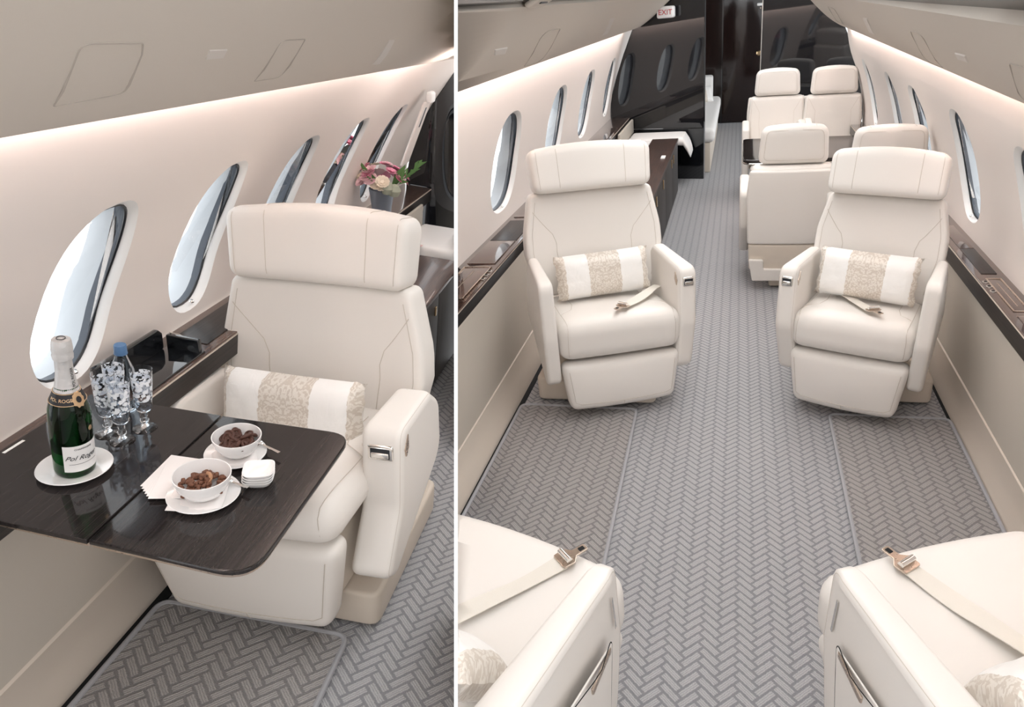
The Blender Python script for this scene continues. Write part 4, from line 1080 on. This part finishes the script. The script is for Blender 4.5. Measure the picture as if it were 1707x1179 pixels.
# bowls
def bowl(loc, r, h, label):
    o = obj('bowl', lathe([(0, .003), (r*.42, .003), (r*.46, 0), (r*.50, .002), (r*.72, h*.22), (r*.92, h*.58), (r*.995, h*.88), (r, h), (r*.965, h), (r*.94, h*.86), (r*.86, h*.56), (r*.64, h*.24), (r*.40, h*.13), (0, h*.12)], 56), CHINA, None, True, loc)
    return tag(o, label, 'bowl', 'white snack bowls')
b1 = (-.736, 1.067, Z+.0052); b2_ = (-.747, 1.212, Z+.0052)
bowl(b1, .0525, .050, 'white china bowl of chocolate nuts on the front saucer')
bowl(b2_, .0490, .046, 'white china bowl of chocolate pretzels on the rear saucer')
def napkin_under(c, r, rot, label):
    n = 6; mb = MB(); vs = []
    for i in range(n+1):
        for j in range(n+1):
            u, v = -1+2*i/n, -1+2*j/n; x, y = u*r, v*r
            x, y = x*math.cos(rot)-y*math.sin(rot), x*math.sin(rot)+y*math.cos(rot)
            rr = math.hypot(x, y); z = .0046 + max(0, rr-.037)*.26 + .0006*math.sin(u*5+v*3)
            vs.append((c[0]+x, c[1]+y, Z+z))
    mb.add(vs, [(i*(n+1)+j, (i+1)*(n+1)+j, (i+1)*(n+1)+j+1, i*(n+1)+j+1) for i in range(n) for j in range(n)])
    o = obj('napkin', mb, PAPER); md = o.modifiers.new('thickness', 'SOLIDIFY'); md.thickness = .0006
    return tag(o, label, 'napkin')
napkin_under((-.742, 1.060), .0485, .35, 'white paper napkin spread under the nut bowl')
napkin_under((-.752, 1.206), .044, .5, 'white paper napkin spread under the pretzel bowl')
# stack of folded napkins, fanned
for i in range(6):
    o = obj('napkin', slab(rpoly([(-.045, -.055), (.045, -.055), (.045, .055), (-.045, .055)], .001), 0, .0013, .0004, lambda u, v, l: (u, v, l), 1), PAPER)
    o.matrix_world = cur['M'] @ Matrix.Translation((-.818+.0055*i-.006, 1.120-.006*i, Z+.0015*i+.0001)) @ Matrix.Rotation(.06+.05*i, 4, 'Z')
    tag(o, 'folded white napkin, %s of the fanned stack behind the nut bowl' % ('lowest', 'second from bottom', 'third from bottom', 'third from top', 'second from top', 'topmost')[i], 'napkin', 'fanned napkin stack')
# nested square dishes
for i in range(4):
    r, h = .030, .017
    def sq(x, y, z, i=i):
        a = math.atan2(y, x); rr = math.hypot(x, y); e = 4.2
        k = (abs(math.cos(a))**e + abs(math.sin(a))**e)**(-1/e); return (x*k, y*k, z + .0018*(k-1)*(z/h)*3)
    o = obj('square_dish', lathe([(0, .002), (r*.52, .002), (r*.56, 0), (r*.62, .001), (r*.86, h*.5), (r, h), (r*.95, h), (r*.80, h*.52), (r*.55, h*.22), (0, h*.18)], 56, warp=sq), CHINA)
    o.matrix_world = cur['M'] @ Matrix.Translation((-.661+.0006*i, 1.136, Z+.0065*i)) @ Matrix.Rotation(.32+.02*i, 4, 'Z')
    tag(o, ['white square dish, lowest of the nested stack', 'white square dish, second from bottom of the nested stack', 'white square dish, third from bottom of the nested stack', 'white square dish, topmost of the nested stack'][i], 'dish', 'nested square dishes')
# spoons: handles stick out from the saucers
def spoon(p0, p1, label):
    a, b = Vector(p0), Vector(p1); mb = MB(); d = (b-a).normalized(); s = d.cross(Vector((0, 0, 1))).normalized(); vs = []; n = 8
    for i in range(n+1):
        c = a.lerp(b, i/n); w = lerp(.0018, .0036, i/n)
        for q in (c-s*w, c+s*w, c+s*w+Vector((0, 0, .0014)), c-s*w+Vector((0, 0, .0014))): vs.append(q)
    mb.add(vs, [(i*4+k, i*4+(k+1) % 4, (i+1)*4+(k+1) % 4, (i+1)*4+k) for i in range(n) for k in range(4)] + [(0, 1, 2, 3), (n*4, n*4+1, n*4+2, n*4+3)])
    rr = thing('spoon', label, 'spoon', (0, 0, 0))
    obj('handle', mb, CHROME, rr)
    hd = a-d*.010
    obj('spoon_bowl', lathe([(0, -.003), (.005, -.002), (.008, .001), (.0075, .0015), (.004, -.001), (0, -.0015)], 16, warp=lambda x, y, z: tuple(hd + d*x*1.5 + s*y + Vector((0, 0, z+.001)))), CHROME, rr)
    return rr
spoon((-.702, 1.108, Z+.0135), (-.662, 1.098, Z+.0150), 'steel spoon handle jutting from the front saucer')
spoon((-.712, 1.246, Z+.0135), (-.662, 1.226, Z+.0145), 'steel spoon handle jutting from the rear saucer')
# snacks
def pretzel():
    mb = MB(); pts = []
    for i in range(40):
        t = 2*PI*i/40; pts.append((.0085*math.cos(t)*(1+.15*math.cos(2*t)), .0068*math.sin(t)*(1+.12*math.cos(t)), 0))
    tube(pts, .0026, 8, mb, True)
    tube([(0, -.006, 0), (.002, -.001, .0006), (-.001, .003, 0), (-.005, .005, 0)], .0022, 7, mb)
    tube([(0, -.006, 0), (-.002, -.001, -.0006), (.001, .003, 0), (.005, .005, 0)], .0022, 7, mb)
    return mb
pm = None; random.seed(5)
for i in range(30):
    a = random.random()*6.28; rr = .034*math.sqrt(random.random()); z = .026 + .012*(1-(rr/.036)**2)*(.4+.6*(i/22)) + .004*(i/22)
    if pm is None: o = obj('chocolate_pretzel', pretzel(), CHOC); pm = o.data
    else: o = bpy.data.objects.new('chocolate_pretzel', pm); sc.collection.objects.link(o); TOPS.append((o, 'L'))
    o.matrix_world = cur['M'] @ Matrix.Translation((b2_[0]+rr*math.cos(a), b2_[1]+rr*math.sin(a), b2_[2]+z)) @ Matrix.Rotation(random.random()*6, 4, 'Z') @ Matrix.Rotation(random.uniform(-.7, .7), 4, 'X') @ Matrix.Rotation(random.uniform(-.6, .6), 4, 'Y') @ Matrix.Scale(1.25, 4)
    tag(o, 'small chocolate coated pretzel heaped in the rear white bowl', 'pretzel', 'chocolate pretzels in the rear bowl')
nm = None
for i in range(90):
    a = random.random()*6.28; rr = .041*math.sqrt(random.random()); z = .022 + .014*(1-(rr/.042)**2)*(.4+.6*(i/90)) + .003*(i/90)
    if nm is None:
        mb = lathe([(0, -.0052), (.0030, -.0045), (.0046, -.0015), (.0046, .0015), (.0028, .0050), (0, .0060)], 12, warp=lambda x, y, z: (x*1.1+.001*noise.noise(Vector((x*300, y*300, z*300))), y+.001*noise.noise(Vector((y*300, z*300, x*300))), z*1.25))
        o = obj('chocolate_nut', mb, NUT); nm = o.data
    else: o = bpy.data.objects.new('chocolate_nut', nm); sc.collection.objects.link(o); TOPS.append((o, 'L'))
    s_ = random.uniform(.75, 1.1)
    o.matrix_world = cur['M'] @ Matrix.Translation((b1[0]+rr*math.cos(a), b1[1]+rr*math.sin(a), b1[2]+z)) @ Matrix.Rotation(random.random()*6, 4, 'Z') @ Matrix.Rotation(random.uniform(.8, 2.2), 4, 'X') @ Matrix.Scale(s_, 4)
    tag(o, 'brown cocoa dusted nut heaped in the front white bowl', 'nut', 'nuts in the front bowl')
ca = obj('cashew', tube([(.010*math.cos(t), .010*math.sin(t), .001*math.sin(t*2)) for t in [i*.26-1.2 for i in range(12)]], .0038, 10), CASHEW)
ca.matrix_world = cur['M'] @ Matrix.Translation((b1[0]+.004, b1[1]+.004, b1[2]+.038)) @ Matrix.Rotation(.6, 4, 'X')
tag(ca, 'pale curved cashew on top of the nuts in the front bowl', 'nut')

# armchair at the table
DL = dict(hw=.275, hb=.262, ws=.279, wb=.318, yb=.194, zb=.367, s1=.444, s2=.643, ph=.033, wao=.371, yaf=-.088, zaf=.577, yab=.143, zab=.568, yabt=-.20, zabt=.165, wc=.276, yf=-.305, zf=.356, wl=.22, yl=-.286, zl=.072, rec=.196, thick=.112, trim=.035)
Ls = swivel_seat(DL, (-.786, 1.583, 0), -.048, -.094, 'cream leather swivel armchair with metal arm latch behind the laid table', latch=1, base=(-1.02, -.50, 1.40, 1.95))
seat_pillow(Ls, DL, -.01, .065, .50, .42, .22, .12, .25, .02, 'satin lumbar pillow with beige damask bands behind the laid table')

# vase with flowers
va = thing('flower_vase', 'grey metal vase of pink flowers on the ledge behind the armchair', 'flower vase', (-1.135, 3.14, .62))
obj('vase_body', lathe([(0, .002), (.040, 0), (.042, .01), (.045, .055), (.052, .105), (.058, .135), (.055, .135), (.045, .06), (0, .03)], 32), VASEM, va)
obj('vase_base', lathe([(0, 0), (.046, 0), (.048, .006), (.042, .012), (0, .012)], 32), CHROME, va)
def flower(c, r, m, petals=10):
    mb = MB(); c = Vector(c)
    out = (c-Vector((0, 0, .10))).normalized()
    u = out.orthogonal().normalized(); w = out.cross(u)
    for ring, (rr, tip, cnt) in enumerate(((r, .25, petals), (r*.72, .55, petals-2), (r*.42, .9, petals-4))):
        for k_ in range(cnt):
            a = 2*PI*k_/cnt + ring*.4; d = u*math.cos(a)+w*math.sin(a); s = out.cross(d)
            b0 = c + out*.002*ring; b1v = c + d*rr*.6 + out*rr*tip*.5 ; b2v = c + d*rr + out*rr*tip
            ww = rr*.40
            mb.add([b0, b1v-s*ww, b2v-s*ww*.5, b2v+s*ww*.5, b1v+s*ww], [(0, 1, 2, 3, 4)])
    return mb
random.seed(11)
spots = []
for i in range(34):
    th = random.random()*2*PI; ph_ = math.acos(random.uniform(-.15, 1)); R_ = random.uniform(.075, .10)
    spots.append((R_*1.12*math.sin(ph_)*math.cos(th), R_*math.sin(ph_)*math.sin(th), .175+R_*.75*math.cos(ph_)))
for i, s_ in enumerate(spots):
    obj('flower_head', flower(s_, random.uniform(.022, .034), [PINK, PINKL, PINK, CREAMP, PINK, PINKL][i % 6]), PINK if i % 6 in (0, 2, 4) else (PINKL if i % 6 in (1, 5) else CREAMP), va, smooth=False)
for sx, sy, sz in ((.05, -.07, .16), (.075, -.05, .15)):
    obj('seed_head', lathe([(0, -.03), (.02, -.024), (.03, 0), (.02, .024), (0, .03)], 14, at=(sx, sy, sz)), SAGE, va)
def leaf(a, b, w):
    a, b = Vector(a), Vector(b); d = b-a; s = d.cross(Vector((0, 1, .3))).normalized()*w; m = a+d*.5+Vector((0, 0, .01))
    return MB().add([a, m-s, b, m+s], [(0, 1, 2), (0, 2, 3)])
for i in range(16):
    t = i/16; base_ = Vector((.05+.02*t, -.01, .16+.02*t)); mid = base_ + Vector((.05+.07*t, .0, .03+.07*t))
    e_ = mid + Vector((random.uniform(-.02, .035), random.uniform(-.02, .02), random.uniform(.0, .035)))
    obj('leaf', leaf(mid - Vector((.02, 0, .02)), e_, .006), GREENL, va, smooth=False)
obj('leaf_stem', tube([(.02, 0, .12), (.08, 0, .18), (.17, 0, .26)], .002, 5), GREENL, va)
for i in range(10):
    th = random.uniform(0, 6.28); obj('leaf', leaf((.04*math.cos(th), .04*math.sin(th), .14), (.11*math.cos(th), .10*math.sin(th), .20+random.uniform(-.06, .08)), .014), GREENL, va, smooth=False)
po = thing('posy', 'tiny cream posy on the white bench behind the headrest', 'flowers', (-.985, 3.14, .50))
for i in range(9):
    obj('flower_head', flower((random.uniform(-.03, .04), random.uniform(-.02, .02), random.uniform(.0, .035)), .013, None, 7), CREAMP if i % 2 else PINKL, po, smooth=False)
obj('leaf', leaf((0, 0, 0), (.04, 0, .02), .01), GREENL, po, smooth=False)

# ================================================================== cut each cabin off at its side of the gap
bpy.context.view_layer.update()
eye = Vector((0, 0, HR))
def gap_plane(px, keep_left):
    n = Vector((FOC, 0, -(px-PX))).normalized()      # camera axes: x right, y down, z forward
    n = rt @ n
    return n if keep_left else -n
planes = {'L': gap_plane(757.0, True), 'R': gap_plane(763.0, False)}   # everything with (p-eye).n > 0 is cut away
def clip(o, n):
    if o.type == 'MESH':
        mw = o.matrix_world; d = [(mw @ Vector(c)-eye).dot(n) for c in o.bound_box]
        if min(d) >= 0:
            bpy.data.objects.remove(o); return
        if max(d) > 0:
            if o.data.users > 1: o.data = o.data.copy()
            bm = bmesh.new(); bm.from_mesh(o.data)
            inv = mw.inverted(); nl = (mw.to_3x3().transposed() @ n).normalized()
            res = bmesh.ops.bisect_plane(bm, geom=bm.verts[:]+bm.edges[:]+bm.faces[:], plane_co=inv @ eye, plane_no=nl, clear_outer=True)
            ed = [e for e in res['geom_cut'] if isinstance(e, bmesh.types.BMEdge) and e.is_valid and e.is_boundary]
            try: bmesh.ops.holes_fill(bm, edges=ed, sides=0)
            except Exception: pass
            nv = len(bm.faces)
            bm.to_mesh(o.data); bm.free()
            if nv == 0: bpy.data.objects.remove(o)
for o, s in TOPS:
    for ch in list(o.children_recursive)+[o]: clip(ch, planes[s])
for o, s in TOPS:
    try:
        if o.type == 'EMPTY' and not o.children: bpy.data.objects.remove(o)
    except ReferenceError: pass
